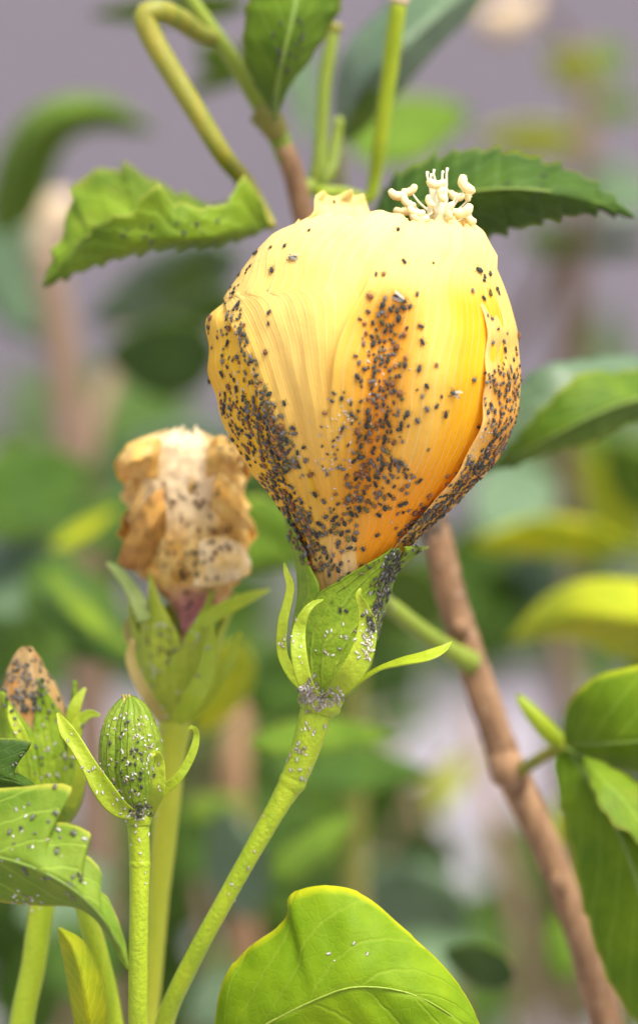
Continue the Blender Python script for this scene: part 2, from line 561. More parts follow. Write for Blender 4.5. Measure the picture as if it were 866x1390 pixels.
# broad middle left petal
def offB(s, t, th, x, y):
    o = 1.5 + wrinkle(x, y, 21, 4.0) + ribs(s, t, 9, .8) * sm(400, 530, y)
    o += 7 * sm(.16, 0, s) * sm(400, 470, y)
    o -= 7 * gauss(s - .30, .10) * sm(410, 520, y) * sm(780, 640, y)            # its free edge stands a little proud of the left petal
    o -= 22 * gauss(x - x_hol(y), 30) * sm(390, 470, y) * sm(780, 640, y)
    o -= 5 * sm(.72, 1, s)
    o += 4 * gauss(x - (430 + (y - 420) * .08), 26) * sm(330, 430, y) * sm(720, 560, y)
    return o - 12 * sm(.965, 1, t)
petal('petal', FL, 850, lambda s: 298 + 12 * sm(.34, .0, s) + 3.5 * np.sin(s * 23) + 2 * np.sin(s * 51) + 9 * sm(.72, 1, s), lambda y: np.where(y < 404, deg(-128) + (FL.th(x_AB(404.) + 0 * y, 404.) - deg(-128)) * sm(300, 404, y), FL.th(x_AB(y), y)),
      lambda y: FL.th(x_C(y) + 46, y), offB, 90, 110,
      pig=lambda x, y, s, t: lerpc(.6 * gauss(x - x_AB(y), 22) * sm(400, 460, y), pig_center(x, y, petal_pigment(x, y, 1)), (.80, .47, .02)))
# middle right petal, its far side sinking into the fold
def offC(s, t, th, x, y):
    lowfade = sm(620, 500, y)
    o = 11 * lowfade + 2.0 + wrinkle(x, y, 33, 3.2) * (1 - .4 * sm(.6, .9, s)) + ribs(s, t, 9, .8)
    o += 2.5 * sm(.06, 0, s) * lowfade
    o -= 24 * gauss(x - x_hol(y), 32) * sm(395, 480, y) * sm(780, 640, y)
    o -= 9 * sm(56, 4, x_E(y) - x) * sm(365, 470, y) * sm(800, 690, y)
    o += 5 * gauss(x - (588 + (y - 420) * -.10), 22) * sm(330, 430, y) * sm(760, 600, y)
    return o - 12 * sm(.965, 1, t)
def pig_glowC(x, y, s, t):
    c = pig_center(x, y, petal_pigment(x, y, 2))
    deep = sm(72, 26, x_E(y) - x) * sm(372, 430, y)  # throat yellow plus light bounced within the fold, painted into the colour
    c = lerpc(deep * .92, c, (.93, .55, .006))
    return lerpc(sm(560, 700, y) * sm(120, 30, x_E(y) - x) * .8, c, (.92, .40, .010))  # the fold's painted glow turns orange lower down
petal('petal', FL, 850, lambda s: 306 + 3 * np.sin(s * 31) + 4 * np.sin(s * 11) + 2 * np.sin(s * 67), lambda y: FL.th(x_C(y), y), lambda y: FL.th(np.minimum(x_E(y) + 26, FL.cw(y)[0] + FL.cw(y)[1] * .985), y), offC, 90, 110, pig=pig_glowC)
# right petal, rolled edge over the fold
def offE(s, t, th, x, y):
    o = 3.2 + wrinkle(x, y, 47, 3.0)
    o += (2.6 * sm(.10, .0, s) + 2.0 * sm(.3, .05, s)) * sm(378, 440, y) * sm(760, 640, y)
    o += ribs(s, t, 12, 1.0)
    o -= 2.5 * sm(370, 300, y)
    o -= 5 * gauss(s - .34, .12) * sm(440, 540, y) * sm(740, 640, y)
    o += 2.0 * np.sin(y * .10 + s * 4) * sm(400, 480, y) * sm(.6, .1, s)
    return o - 12 * sm(.97, 1, t)
def pigE(x, y, s, t):
    c = petal_pigment(x, y, 4)
    c = lerpc(gauss(x - 668, 36) * gauss(y - 560, 95) * .75, c, (.80, .33, .015))
    c = lerpc(sm(590, 690, y) * .75, c, (.80, .42, .02))
    return lerpc(sm(.09, .0, s) * sm(385, 440, y) * .65, c, (.88, .66, .24))
petal('petal', FL, 850, lambda s: 293 + 8 * sm(.4, 1, s) + 2 * np.sin(s * 30), lambda y: FL.th(x_E(y), y), lambda y: deg(150) + 0 * y, offE, 80, 110, pig=pigE)

# stamens at the mouth
colm = tube('staminal_column', [(566, 420, .012), (584, 350, .004), (592, 300, -.003), (595, 268, -.004), (596, 248, -.004)], [16, 20, 29, 25, 14], M['stamen'], flower, n=30, lump=.16)
for px, py, tx, ty, d, w in [(586, 256, 579, 237, -.005, 3.4), (592, 252, 588, 234, -.003, 3), (598, 250, 600, 236, -.006, 3), (603, 254, 606, 232, -.004, 3.2), (590, 256, 584, 240, -.003, 3)]:
    tube('style_branch', [(px, py + 24, -.004), ((px + tx) / 2 + 1, (py + ty) / 2 + 6, d), (tx, ty, d), (tx + 1, ty - 4, d)], [w * 1.9, w * 1.2, w, w * 1.4], M['stamen'], colm, n=10, seg=7)

def kidney(name, px, py, d, L_, ang, parent):
    """bent two-lobed pollen sac"""
    a = R(ang)
    pts = []
    for q in np.linspace(-1, 1, 7):
        u, v = q * L_ * .5, (1 - q * q) * L_ * .30
        pts.append((px + u * math.cos(a) - v * math.sin(a), py + u * math.sin(a) + v * math.cos(a), d))
    return tube(name, pts, [L_ * .34, L_ * .52, L_ * .56, L_ * .50, L_ * .56, L_ * .52, L_ * .34], M['anther'], parent, n=13, seg=9, lump=.12)

for bx, by, tx, ty, d, L_, ang in [
    (584, 296, 540, 260, -.006, 22, 12), (583, 288, 554, 255, -.004, 20, -25), (586, 300, 556, 272, -.009, 20, 40), (584, 302, 546, 282, -.001, 22, -10), (582, 300, 566, 284, -.012, 22, 20),
    (606, 290, 636, 248, -.007, 25, 55), (606, 294, 640, 266, -.005, 17, 120), (604, 296, 620, 262, -.001, 20, 15), (606, 300, 626, 282, -.009, 26, -20),
    (604, 302, 640, 292, -.006, 22, 60), (592, 262, 592, 245, -.008, 22, 5), (600, 262, 605, 252, -.002, 18, 70), (596, 270, 603, 264, -.010, 18, 85),
    (588, 288, 570, 292, -.012, 24, 15), (604, 288, 614, 286, -.013, 20, 100), (590, 290, 586, 272, -.012, 16, 60)]:
    st = tube('stamen', [(bx, by, -.004), ((bx + tx) / 2, (by + ty) / 2 + 3, d * .6 - .002), (tx, ty, d)], [4.2, 2.8, 2.2], M['stamen'], colm, n=10, seg=7)
    kidney('anther', tx, ty, d, L_, ang, colm)

# calyx
CA = Env([(690, 392, 594), (705, 393, 584), (720, 395, 574), (745, 400, 556), (760, 405, 545), (780, 409, 532), (800, 410, 523), (820, 408, 517), (840, 404, 511), (870, 400, 504), (900, 400, 499),
          (922, 402, 491), (936, 407, 481), (944, 414, 468), (948, 421, 458), (950, 428, 447)], 0, .95)
def sepal(lo, hi, yt, off=None, m='sepal', nu=30, nv=46, th=.0005):
    def o(s, t, a, x, y):
        v = 2.0 + 2.6 * gauss(s - .5, .12) * sm(0, .25, t) - 2.2 * (gauss(s, .06) + gauss(s - 1, .06)) * sm(.75, .5, t) + wrinkle(x, y, 60, 2.0)
        return v + (off(s, t, a, x, y) if off else 0)
    P, x, y, a, s, t = patch(CA, 949, lambda s_: yt(s_), lo, hi, o, nu, nv)
    return shell('sepal', P, th, M[m], flower)

kL1 = keys([(740, 531), (752, 516), (766, 494), (780, 471), (792, 452), (801, 438), (815, 430), (835, 420), (860, 411), (890, 410), (920, 416), (949, 432)])
kR1 = keys([(740, 535), (752, 536), (766, 531), (800, 519), (850, 506), (890, 488), (920, 474), (949, 444)])
sepal(lambda y: CA.th(kL1(y), y), lambda y: CA.th(kR1(y), y), lambda s: 744 + 0 * s, lambda s, t, a, x, y: 3 * sm(.75, 1, t) + 2)
kR2 = keys([(700, 399), (715, 401), (740, 410), (770, 422), (795, 434), (815, 431), (835, 421), (860, 412), (890, 411), (920, 417), (949, 432)])
sepal(lambda y: np.where(y < 800, deg(-100), deg(-100)) - .75 * sm(720, 830, y), lambda y: CA.th(kR2(y), y), lambda s: 702 + 0 * s)
sepal(lambda y: CA.th(kR1(y) - 1, y), lambda y: deg(92) + .75 * sm(760, 850, y) + 0 * y, lambda s: 742 + 0 * s, lambda s, t, a, x, y: 16 * sm(.80, 1, t) ** 1.5)
sepal(lambda y: deg(135) + deg(40) * sm(800, 720, y), lambda y: deg(183) - deg(2) * sm(800, 720, y), lambda s: 735 + 0 * s)
sepal(lambda y: deg(183) + deg(2) * sm(800, 720, y), lambda y: deg(222) - deg(34) * sm(800, 720, y), lambda s: 740 + 0 * s)

def bract(pts, widths, m='bract', parent=None, flat=.28, bend=.35, face=(0, -1, 0), n=26, name='bract'):
    return tube(name, pts, widths, M[m], parent, n=n, seg=12, flat=flat, face=face, bend=bend)
# narrow bracts round the calyx
bract([(418, 938, -.004), (396, 915, -.005), (383, 885, -.005), (384, 845, -.006), (391, 815, -.006), (394, 795, -.006), (389, 778, -.006), (386, 764, -.005)], [14, 14, 14, 14, 12, 11, 8, 3], parent=flower)
bract([(428, 946, -.010), (415, 928, -.0140), (406, 890, -.0145), (406, 855, -.013), (414, 832, -.0135), (426, 819, -.013), (439, 814, -.0125)], [14, 20, 22, 18, 12, 8, 2], parent=flower)
bract([(450, 944, -.011), (474, 918, -.0145), (492, 884, -.0150), (498, 850, -.0145), (492, 822, -.0152), (486, 808, -.0162), (489, 799, -.0160)], [18, 32, 31, 25, 15, 8, 3], parent=flower, flat=.32, bend=.55)
bract([(468, 940, -.002), (490, 924, -.004), (515, 908, -.006), (545, 899, -.008), (578, 892, -.009), (600, 882, -.008), (613, 871, -.007)], [10, 12, 13, 20, 22, 15, 2], parent=flower, face=(.1, -.55, .8))
bract([(505, 868, .006), (520, 815, .007), (534, 775, .007), (556, 752, .006), (582, 742, .006)], [14, 14, 13, 12, 3], 'bract_pale', parent=flower)
bract([(440, 942, .010), (425, 905, .013), (430, 860, .014), (440, 820, .015)], [14, 18, 14, 3], parent=flower)
bract([(455, 942, .010), (485, 905, .014), (495, 860, .016), (490, 815, .019)], [14, 18, 14, 3], parent=flower)
# stalk: receptacle, upper piece, joint, long arching lower piece
tube('receptacle', [(430, 968, 0), (433, 957, 0), (435, 948, 0), (436, 938, 0)], [45, 60, 62, 50], M['stalk'], flower, n=14, seg=20, lump=.10)
stk = tube('stalk', [(430, 965, 0), (420, 1000, 0), (406, 1040, .0005), (396, 1062, .001), (380, 1090, .001), (340, 1160, .002), (300, 1232, .004), (262, 1302, .007), (225, 1385, .012), (205, 1500, .02), (215, 1680, .03)],
           [45, 41, 37, 35, 29, 25, 24, 25, 26, 28, 30], M['stalk'], flower, n=90, seg=20, lump=.03)
tube('stalk_joint', [(403, 1050, .0007), (397, 1061, .001), (391, 1072, .001)], [33, 38, 32], M['stalk'], flower, n=8, seg=20)

# ------------------------------------------------------------------ withered flower behind on the left
WD = .050
def to_depth(tab, d):
    """outline measured in the photograph -> the same outline for a body whose axis is d behind (kept in photo pixels; W scales it)"""
    return tab
wf = thing('withered_flower', 'shrivelled cream and brown flower on a green calyx, smaller than the yellow one', 'flower', W(232, 990, WD))
WE = Env([(584, 232, 282), (592, 208, 302), (602, 188, 316), (620, 178, 322), (650, 174, 325), (690, 176, 330), (720, 178, 333), (750, 184, 333), (775, 198, 328), (800, 218, 312), (825, 238, 292), (850, 250, 282), (880, 255, 275)], WD, .8)
def crease(x, y, z):
    """sharp folds, as in crushed paper"""
    x = x + 16 * nzv(x * .02, y * .02, z + 31); 
    r1 = 1 - 2 * np.abs(nzv(x * .026, y * .012, z)); r2 = 1 - 2 * np.abs(nzv(x * .05, y * .034, z + 3)); r3 = 1 - 2 * np.abs(nzv(x * .10, y * .085, z + 7))
    return 1.1 * (r1 - .55) + .75 * (r2 - .55) + .30 * (r3 - .55)
def crump(x, y, z, amp):
    return amp * 1.25 * crease(x, y, z)
def wpetal(lo, hi, yt, z, amp, pig, ex=None, nu=64, nv=80, base=0):
    def o(s, t, a, x, y):
        v = base + crump(x + 40 * np.sin(a), y, z, amp) * (1 - .5 * sm(.3, 0, t)) - 9 * sm(.93, 1, t)
        v += 9 * (gauss(s, .10) + gauss(s - 1, .10)) * (np.sin(y * .07 + z) + .5) * sm(.1, .4, t)
        return v + (ex(s, t, a, x, y) if ex else 0)
    P, x, y, a, s, t = patch(WE, 878, yt, lambda y: deg(lo) + .12 * np.sin(y * .045 + z), lambda y: deg(hi) + .12 * np.sin(y * .05 + z * 2), o, nu, nv)
    return shell('petal', P, .0003, M['wilt'], wf, pig(x, y, s, t))
cream = np.array([.86, .70, .44]); amber = np.array([.72, .40, .07]); tan = np.array([.78, .56, .19]); brn = np.array([.42, .19, .04]); pink = np.array([.72, .24, .30])
def pig_w(x, y, s, t, pale):
    n1 = nzv(x * .035, y * .03, 71); n2 = nzv(x * .09, y * .07, 75)
    c = np.broadcast_to(tan, x.shape + (3,)).copy()
    c = lerpc(sm(.0, .4, n1) * .8, c, amber)
    c = lerpc(sm(.12, .5, n2) * .7, c, brn)
    c = lerpc(np.clip(pale * gauss(x - (262 - (y - 600) * .16), 46), 0, 1) * sm(750, 670, y), c, cream)
    c = lerpc((gauss(s, .09) + gauss(s - 1, .09)) * .75, c, amber * .8)
    c = lerpc(sm(785, 820, y) * gauss(x - 264, 28) * .9, c, pink)
    return c
wpetal(100, 262, lambda s: 596 + 8 * np.sin(s * 17), 1.3, 9, lambda x, y, s, t: pig_w(x, y, s, t, .2))
wpetal(-125, -12, lambda s: 602 - 10 * s + 8 * np.sin(s * 14), 4.1, 11, lambda x, y, s, t: pig_w(x, y, s, t, .35), base=1)
wpetal(12, 125, lambda s: 598 + 8 * np.sin(s * 15 + 1), 6.6, 11, lambda x, y, s, t: pig_w(x, y, s, t, .35), base=1)
wpetal(-48, 34, lambda s: 586 + 4 * np.sin(s * 12) - 5 * np.sin(s * 31), 9.2, 3.2, lambda x, y, s, t: pig_w(x, y, s, t, 1.25), base=10, ex=lambda s, t, a, x, y: 4 * sm(700, 640, y))
# rolled and torn petal ends that stick out
def curl(name, pts, widths, m, parent, col):
    return tube(name, pts, widths, M[m], parent, n=26, seg=16, flat=.6, lump=.35, cols=lambda v: col)
def flap(A, Mi, B, col0, col1, z, nu=17, nv=34, amp=3.6):
    a = spline(A, nv); c = spline(Mi, nv); b = spline(B, nv)
    u = np.linspace(-1, 1, nu)[None, :, None]
    P = np.where(u < 0, c[:, None] * (1 + u) - a[:, None] * u, c[:, None] * (1 - u) + b[:, None] * u)
    f = crease(P[..., 0] * 1.3, P[..., 1] * 1.3, z)
    P[..., 2] += f * amp * S * 1.6
    P[..., 0] += amp * .5 * nzv(P[..., 0] * .06, P[..., 1] * .06, z + 1)
    P[..., 1] += amp * .6 * nzv(P[..., 0] * .06, P[..., 1] * .06, z + 2)
    k_ = np.clip(.5 + nzv(P[..., 0] * .05, P[..., 1] * .05, z + 4), 0, 1)
    return shell('petal_flap', Wn(P), .0003, M['wilt'], wf, lerpc(k_, np.broadcast_to(np.asarray(col0, float), k_.shape + (3,)).copy(), col1))
q = WD
flap([(220, 596, q - .012), (204, 596, q - .016), (180, 606, q - .016), (162, 622, q - .012), (160, 634, q - .008)], [(216, 620, q - .015), (202, 618, q - .019), (184, 626, q - .021), (166, 638, q - .016), (162, 640, q - .010)], [(214, 650, q - .015), (204, 650, q - .016), (192, 648, q - .014), (178, 650, q - .011), (166, 644, q - .009)], amber, tan, 2.2)
flap([(222, 660, q - .012), (196, 684, q - .013), (178, 720, q - .010), (164, 750, q - .007), (160, 764, q - .006)], [(224, 690, q - .015), (204, 714, q - .016), (188, 740, q - .012), (176, 762, q - .008), (168, 770, q - .006)], [(226, 720, q - .012), (212, 744, q - .011), (200, 764, q - .009), (188, 774, q - .007), (176, 772, q - .006)], amber * .9, brn, 5.1)
flap([(296, 640, q - .015), (308, 646, q - .016), (324, 670, q - .013), (336, 696, q - .010), (342, 712, q - .008)], [(290, 668, q - .016), (304, 678, q - .017), (320, 694, q - .016), (334, 708, q - .011), (342, 716, q - .008)], [(286, 690, q - .013), (298, 702, q - .014), (314, 712, q - .012), (330, 718, q - .010), (340, 718, q - .008)], tan, amber, 8.4)
flap([(286, 600, q - .012), (300, 592, q - .014), (314, 598, q - .012), (322, 616, q - .010), (326, 640, q - .008)], [(280, 622, q - .014), (298, 612, q - .017), (312, 618, q - .015), (320, 634, q - .011), (326, 650, q - .008)], [(280, 650, q - .012), (296, 644, q - .014), (310, 648, q - .012), (318, 654, q - .010), (325, 656, q - .008)], amber, tan, 3.7)
flap([(270, 736, q - .014), (294, 728, q - .014), (316, 734, q - .012), (334, 750, q - .009), (342, 764, q - .008)], [(270, 764, q - .014), (294, 762, q - .015), (316, 764, q - .013), (332, 770, q - .010), (341, 772, q - .008)], [(262, 796, q - .014), (286, 796, q - .014), (308, 792, q - .012), (326, 786, q - .010), (338, 778, q - .008)], tan, cream * .92, 6.3)

WC = Env([(770, 188, 318), (790, 188, 312), (815, 188, 303), (840, 186, 298), (870, 186, 294), (900, 188, 290), (930, 194, 282), (955, 202, 272), (972, 212, 262), (984, 222, 250), (990, 228, 244)], WD, .95)
def wsepal(lo, hi, yt, off=None, m='sepal_dull', th=.0006, env=WC, yb=989, parent=None, nu=26, nv=40):
    def o(s, t, a, x, y):
        v = 1.5 + 3 * gauss(s - .5, .12) * sm(0, .25, t) - 2.2 * (gauss(s, .06) + gauss(s - 1, .06)) + wrinkle(x, y, 64, 2.5)
        return v + (off(s, t, a, x, y) if off else 0)
    P, x, y, a, s, t = patch(env, yb, lambda s_: yt + 0 * s_, lo, hi, o, nu, nv)
    return shell('sepal', P, th, M[m], parent or wf)
def tri(lo, hi, tip, y_tip, y_mouth):
    """angles of a sepal that narrows above the mouth of the cup"""
    f = lambda y: sm(y_mouth + 10, y_tip, y) ** .8
    return (lambda y: deg(lo) + deg(tip - lo - 1) * f(y)), (lambda y: deg(hi) + deg(tip - hi + 1) * f(y))
for lo, hi, tip, yt, ym, out in [(-62, 8, -40, 778, 862, 3), (8, 66, 38, 800, 868, 8), (66, 130, 100, 806, 868, 14), (130, 230, 180, 790, 850, 4), (230, 298, 262, 800, 860, 8)]:
    a_, b_ = tri(lo, hi, tip, yt, ym)
    wsepal(a_, b_, yt, lambda s, t, a, x, y, out=out: out * sm(.55, 1, t))
wb = lambda *a, **k_: bract(*a, parent=wf, **k_)
wb([(196, 842, WD - .008), (188, 818, WD - .008), (176, 795, WD - .007), (160, 775, WD - .006), (146, 764, WD - .005)], [20, 20, 17, 13, 4], 'bract_pale')
wb([(258, 868, WD - .014), (280, 842, WD - .014), (310, 824, WD - .013), (340, 810, WD - .011), (366, 800, WD - .009)], [10, 20, 20, 15, 3])
wb([(222, 976, WD - .010), (200, 945, WD - .012), (184, 915, WD - .011), (177, 890, WD - .010), (181, 868, WD - .010)], [14, 16, 15, 13, 5], 'bract_brown')
wb([(240, 978, WD - .014), (262, 950, WD - .016), (280, 915, WD - .0155), (286, 880, WD - .015), (289, 846, WD - .015)], [18, 28, 26, 18, 4])
wb([(256, 976, WD - .008), (280, 950, WD - .009), (302, 915, WD - .009), (318, 885, WD - .008), (326, 858, WD - .008)], [14, 16, 16, 16, 5])
wb([(198, 880, WD - .003), (182, 872, WD + .001), (174, 852, WD + .002), (178, 836, WD + .002)], [16, 18, 14, 4], 'bract_brown')
tube('stalk', [(238, 968, WD), (237, 986, WD), (234, 1010, WD), (230, 1060, WD), (224, 1130, WD), (215, 1220, WD), (208, 1310, WD), (200, 1400, WD), (196, 1520, WD - .005), (205, 1690, WD - .01)], [36, 46, 42, 37, 34, 30, 28, 28, 30, 32], M['stalk_yellow'], wf, n=80, seg=20, lump=.03)

# ------------------------------------------------------------------ small bud in front, opening bud at the left
def bud_cup(env, yb, yt, parent, secs, m='sepal_bud', tipoff=2):
    for lo, hi in secs:
        def o(s, t, a, x, y):
            return 1.2 + 2.2 * gauss(s - .5, .2) - 3.0 * (gauss(s, .07) + gauss(s - 1, .07)) + wrinkle(x * 1.5, y * 1.5, 80 + lo, 1.6)
        P, x, y, a, s, t = patch(env, yb, lambda s_: yt + 0 * s_, lambda y: deg(lo) + .1 * sm(env.ytop + 30, env.ytop, y), lambda y: deg(hi) + .1 * sm(env.ytop + 30, env.ytop, y), o, 18, 44)
        shell('sepal', P, .0005, M[m], parent)
bud = thing('flower_bud', 'small unopened green bud speckled with white aphid skins, bracts spread wide', 'bud', W(188, 1108, -.004))
BE = Env([(946, 172, 178), (951, 165, 186), (958, 158, 194), (972, 149, 204), (990, 142, 211), (1010, 139, 216), (1032, 138, 217), (1056, 142, 216), (1076, 150, 214), (1092, 160, 210), (1102, 168, 206), (1108, 174, 203)], -.004, .95)
BE.ytop = 946
bud_cup(BE, 1107, 946, bud, [(-100, -30), (-30, 42), (42, 114), (114, 186), (186, 260)])
for px, w_ in [(168, 8), (176, 9), (172, 6)]:
    tube('bud_tip', [(px + 3, 958, -.006), (px + 1, 950, -.005), (px - 1, 942, -.005)], [w_, w_ * .8, 2], M['bract_brown'], bud, n=8, seg=8, lump=.2)
bb = lambda *a, **k_: bract(*a, parent=bud, **k_)
bb([(180, 1106, -.010), (160, 1095, -.013), (140, 1070, -.0145), (122, 1040, -.0145), (104, 1010, -.013), (90, 990, -.012), (79, 968, -.011)], [14, 26, 29, 22, 21, 20, 4], bend=.5)
bb([(204, 1100, -.010), (214, 1075, -.0135), (216, 1048, -.0145), (216, 1030, -.015), (211, 1022, -.0165), (205, 1027, -.017)], [14, 19, 18, 13, 9, 4])
bb([(206, 1092, -.004), (222, 1074, -.005), (240, 1058, -.006), (254, 1038, -.006), (264, 1015, -.006), (267, 996, -.006), (262, 987, -.007), (255, 990, -.007)], [10, 13, 13, 12, 11, 8, 6, 3])
bb([(190, 1104, .004), (175, 1075, .008), (165, 1040, .009)], [14, 16, 4])
tube('receptacle', [(188, 1120, -.004), (188, 1110, -.004), (188, 1102, -.004)], [32, 38, 34], M['stalk'], bud, n=10, seg=18, lump=.08)
tube('stalk', [(188, 1116, -.004), (189, 1140, -.004), (190, 1172, -.004), (189, 1230, -.004), (188, 1310, -.003), (188, 1400, 0), (192, 1520, .01), (205, 1690, .025)], [30, 29, 28, 26, 26, 26, 27, 29], M['stalk'], bud, n=70, seg=18, lump=.03)
tube('stalk_joint', [(190, 1168, -.004), (190, 1173, -.004), (190, 1178, -.004)], [28, 29.5, 27], M['stalk'], bud, n=6, seg=18)

OD = .024
ob = thing('opening_bud', 'half open bud at the frame edge, tan petal cone crusted with aphids', 'bud', W(72, 1118, OD))
OC = Env([(880, 30, 44), (888, 24, 52), (905, 16, 60), (930, 4, 74), (960, -8, 86), (990, -14, 92), (1020, -14, 94)], OD, .9)
def offO(s, t, a, x, y):
    return 2 * np.sin(s * 19 + y * .06) + wrinkle(x * 2, y * 2, 90, 3)
P, x, y, a, s, t = patch(OC, 1018, lambda s_: 882 + 4 * np.sin(s_ * 25), lambda y: deg(-180) + 0 * y, lambda y: deg(180) + 0 * y, offO, 50, 50)
n1 = nzv(x * .06, y * .05, 5)
shell('petal_cone', P, .0004, M['wilt'], ob, lerpc(sm(-.1, .4, n1) * .7, np.broadcast_to(np.array([.40, .26, .10]), x.shape + (3,)).copy(), brn * 1.1))
OB = Env([(905, -36, 100), (925, -30, 98), (950, -22, 97), (980, -12, 98), (1010, -8, 104), (1040, -4, 108), (1070, 4, 109), (1090, 14, 106), (1105, 30, 100), (1115, 46, 92), (1122, 56, 84)], OD, .95)
for lo, hi, tip, yt, ym, out in [(-60, 6, -24, 935, 985, 2), (6, 72, 26, 918, 985, -6), (72, 140, 100, 925, 985, 2), (140, 220, 180, 925, 985, 2), (220, 300, 262, 915, 980, 2)]:
    a_, b_ = tri(lo, hi, tip, yt, ym)
    wsepal(a_, b_, yt, lambda s, t, a, x, y, out=out: out * sm(.55, 1, t), m='sepal', env=OB, yb=1121, parent=ob)
obb = lambda *a, **k_: bract(*a, parent=ob, **k_)
obb([(98, 1010, OD - .006), (98, 980, OD - .007), (104, 955, OD - .007), (116, 934, OD - .006)], [14, 18, 16, 4])
obb([(100, 1030, OD - .010), (102, 1000, OD - .011), (108, 980, OD - .011), (122, 969, OD - .011), (136, 971, OD - .011)], [14, 18, 16, 12, 4])
obb([(38, 1020, OD - .018), (28, 995, OD - .018), (18, 975, OD - .017), (13, 958, OD - .016)], [14, 16, 13, 3])
obb([(96, 1095, OD - .008), (108, 1060, OD - .010), (108, 1030, OD - .011)], [16, 18, 5])
tube('stalk', [(74, 1112, OD), (72, 1130, OD), (66, 1180, OD), (56, 1240, OD), (46, 1310, OD), (30, 1400, OD), (40, 1540, OD), (150, 1690, OD)], [44, 40, 36, 35, 34, 34, 34, 34], M['stalk'], ob, n=60, seg=18, lump=.03)

# ------------------------------------------------------------------ leaves
M['leaf_mid'] = mat_leaf('leaf green', (.125, .21, .010), (.075, .145, .007), rim=(.30, .33, .03))
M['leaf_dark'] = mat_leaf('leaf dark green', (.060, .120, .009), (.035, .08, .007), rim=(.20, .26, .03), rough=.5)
M['leaf_top'] = mat_leaf('leaf curled green', (.19, .285, .014), (.11, .19, .010), rim=(.34, .36, .06), wear=.3)
M['leaf_bright'] = mat_leaf('leaf bright green', (.27, .40, .008), (.19, .32, .006), rim=(.58, .58, .015), trans=.45, veins=6, vcol=(.30, .42, .03))
M['leaf_yellow'] = mat_leaf('leaf yellow green', (.50, .50, .012), (.32, .40, .012), rim=(.5, .5, .03), trans=.4)
M['leaf_grey'] = mat_leaf('leaf grey green', (.125, .19, .09), (.08, .14, .06), rim=None, trans=.2, rough=.45, spec=.5)
M['leaf_lobed'] = mat_leaf('lobed leaf', (.225, .32, .03), (.14, .245, .018), rim=(.42, .42, .05), trans=.35, veins=5, wear=.10)
M['leaf_right'] = mat_leaf('right leaf', (.17, .27, .008), (.105, .20, .006), rim=(.45, .50, .02), trans=.35, veins=6)
M['midrib'] = mat_stalk('midrib green', (.22, .32, .04), (.16, .25, .03), trans=.1)
M['midrib_bright'] = mat_stalk('midrib bright', (.34, .44, .04), (.26, .38, .03), trans=.1)

def leaf(parent, A, Mi, B, m, nu=15, nv=48, serr=0, samp=3.0, wave=0.0, fold=0.0, th=.00025, smoothA=True, smoothB=True, midrib=None, name='blade', mr=(5, 1.5), curlA=0.0, curlB=0.0, rough=2.0):
    """blade between edge A, midrib and edge B, each a (px,py,dy) polyline from the base to the tip"""
    a = spline(A, nv, smoothA); c = spline(Mi, nv); b = spline(B, nv, smoothB)
    v = np.linspace(0, 1, nv)
    if serr:
        saw = (np.mod(v * serr, 1.0)) ** 1.5 - .4
        saw = saw * sm(0, .12, v) * sm(1, .93, v) * samp * (.7 + .5 * np.sin(v * 37))
        for e in (a, b):
            dv = e[:, :2] - c[:, :2]
            e[:, :2] += dv / (np.linalg.norm(dv, axis=1, keepdims=True) + 1e-6) * saw[:, None]
    P = np.zeros((nv, nu, 3))
    for i in range(nu):
        u = 2 * i / (nu - 1) - 1
        e = a if u < 0 else b
        q = abs(u)
        P[:, i] = c * (1 - q) + e * q
        P[:, i, 2] += fold * S * (q - q * q) * 4 * (-1)
        P[:, i, 2] += wave * S * q * q * np.sin(v * 17 + (0 if u < 0 else 1.7))
        P[:, i, 2] += (curlA if u < 0 else curlB) * S * q ** 3 * sm(0, .2, v) * sm(1, .8, v)
    if rough:
        P[..., 2] += rough * S * nzv(P[..., 0] * .03, P[..., 1] * .03, v[:, None] * 2) 
        bulge = np.abs(np.sin((v[:, None] * 9 - np.abs(np.linspace(-1, 1, nu))[None, :] * 2.4) * math.pi))
        P[..., 2] -= rough * .8 * S * bulge * np.sin(np.abs(np.linspace(-1, 1, nu)) * math.pi)[None, :]
    uu, vv = np.meshgrid(np.linspace(0, 1, nu), v)
    o = shell(name, Wn(P), th, M[m], parent, uv=np.stack([uu, vv], -1))
    if midrib:
        tube('midrib', [(p[0], p[1], p[2] - .00015) for p in c[::max(1, nv // 10)]], mr, M[midrib], o, n=24, seg=8)
    return o

# foreground leaf at the foot of the picture
lf = thing('leaf', 'bright yellow green leaf with a pale rim standing at the foot of the flower stalk', 'leaf', W(470, 1470, -.006))
leaf(lf, [(290, 1440, .004), (292, 1390, .003), (304, 1330, .001), (330, 1294, 0), (352, 1276, -.001), (378, 1258, -.002), (391, 1238, -.002), (391, 1221, -.003), (402, 1210, -.003), (430, 1203, -.004), (465, 1204, -.005), (498, 1218, -.005), (534, 1248, -.005), (570, 1281, -.005), (602, 1312, -.005), (634, 1356, -.004), (662, 1420, -.004)],
     [(290, 1446, .004), (340, 1404, -.004), (410, 1366, -.010), (480, 1340, -.013), (560, 1350, -.012), (620, 1384, -.009), (664, 1424, -.004)],
     [(292, 1452, .004), (380, 1470, -.002), (450, 1476, -.006), (530, 1480, -.008), (600, 1470, -.008), (645, 1445, -.006), (664, 1428, -.004)], 'leaf_bright', nu=21, nv=90, fold=3, rough=5, serr=14, samp=1.6, midrib='midrib_bright', mr=(4, 1.5))
tube('petiole', [(290, 1444, .004), (296, 1500, .008), (300, 1580, .016), (260, 1690, .03)], [9, 10, 11, 12], M['petiole'], lf, n=20, seg=10)

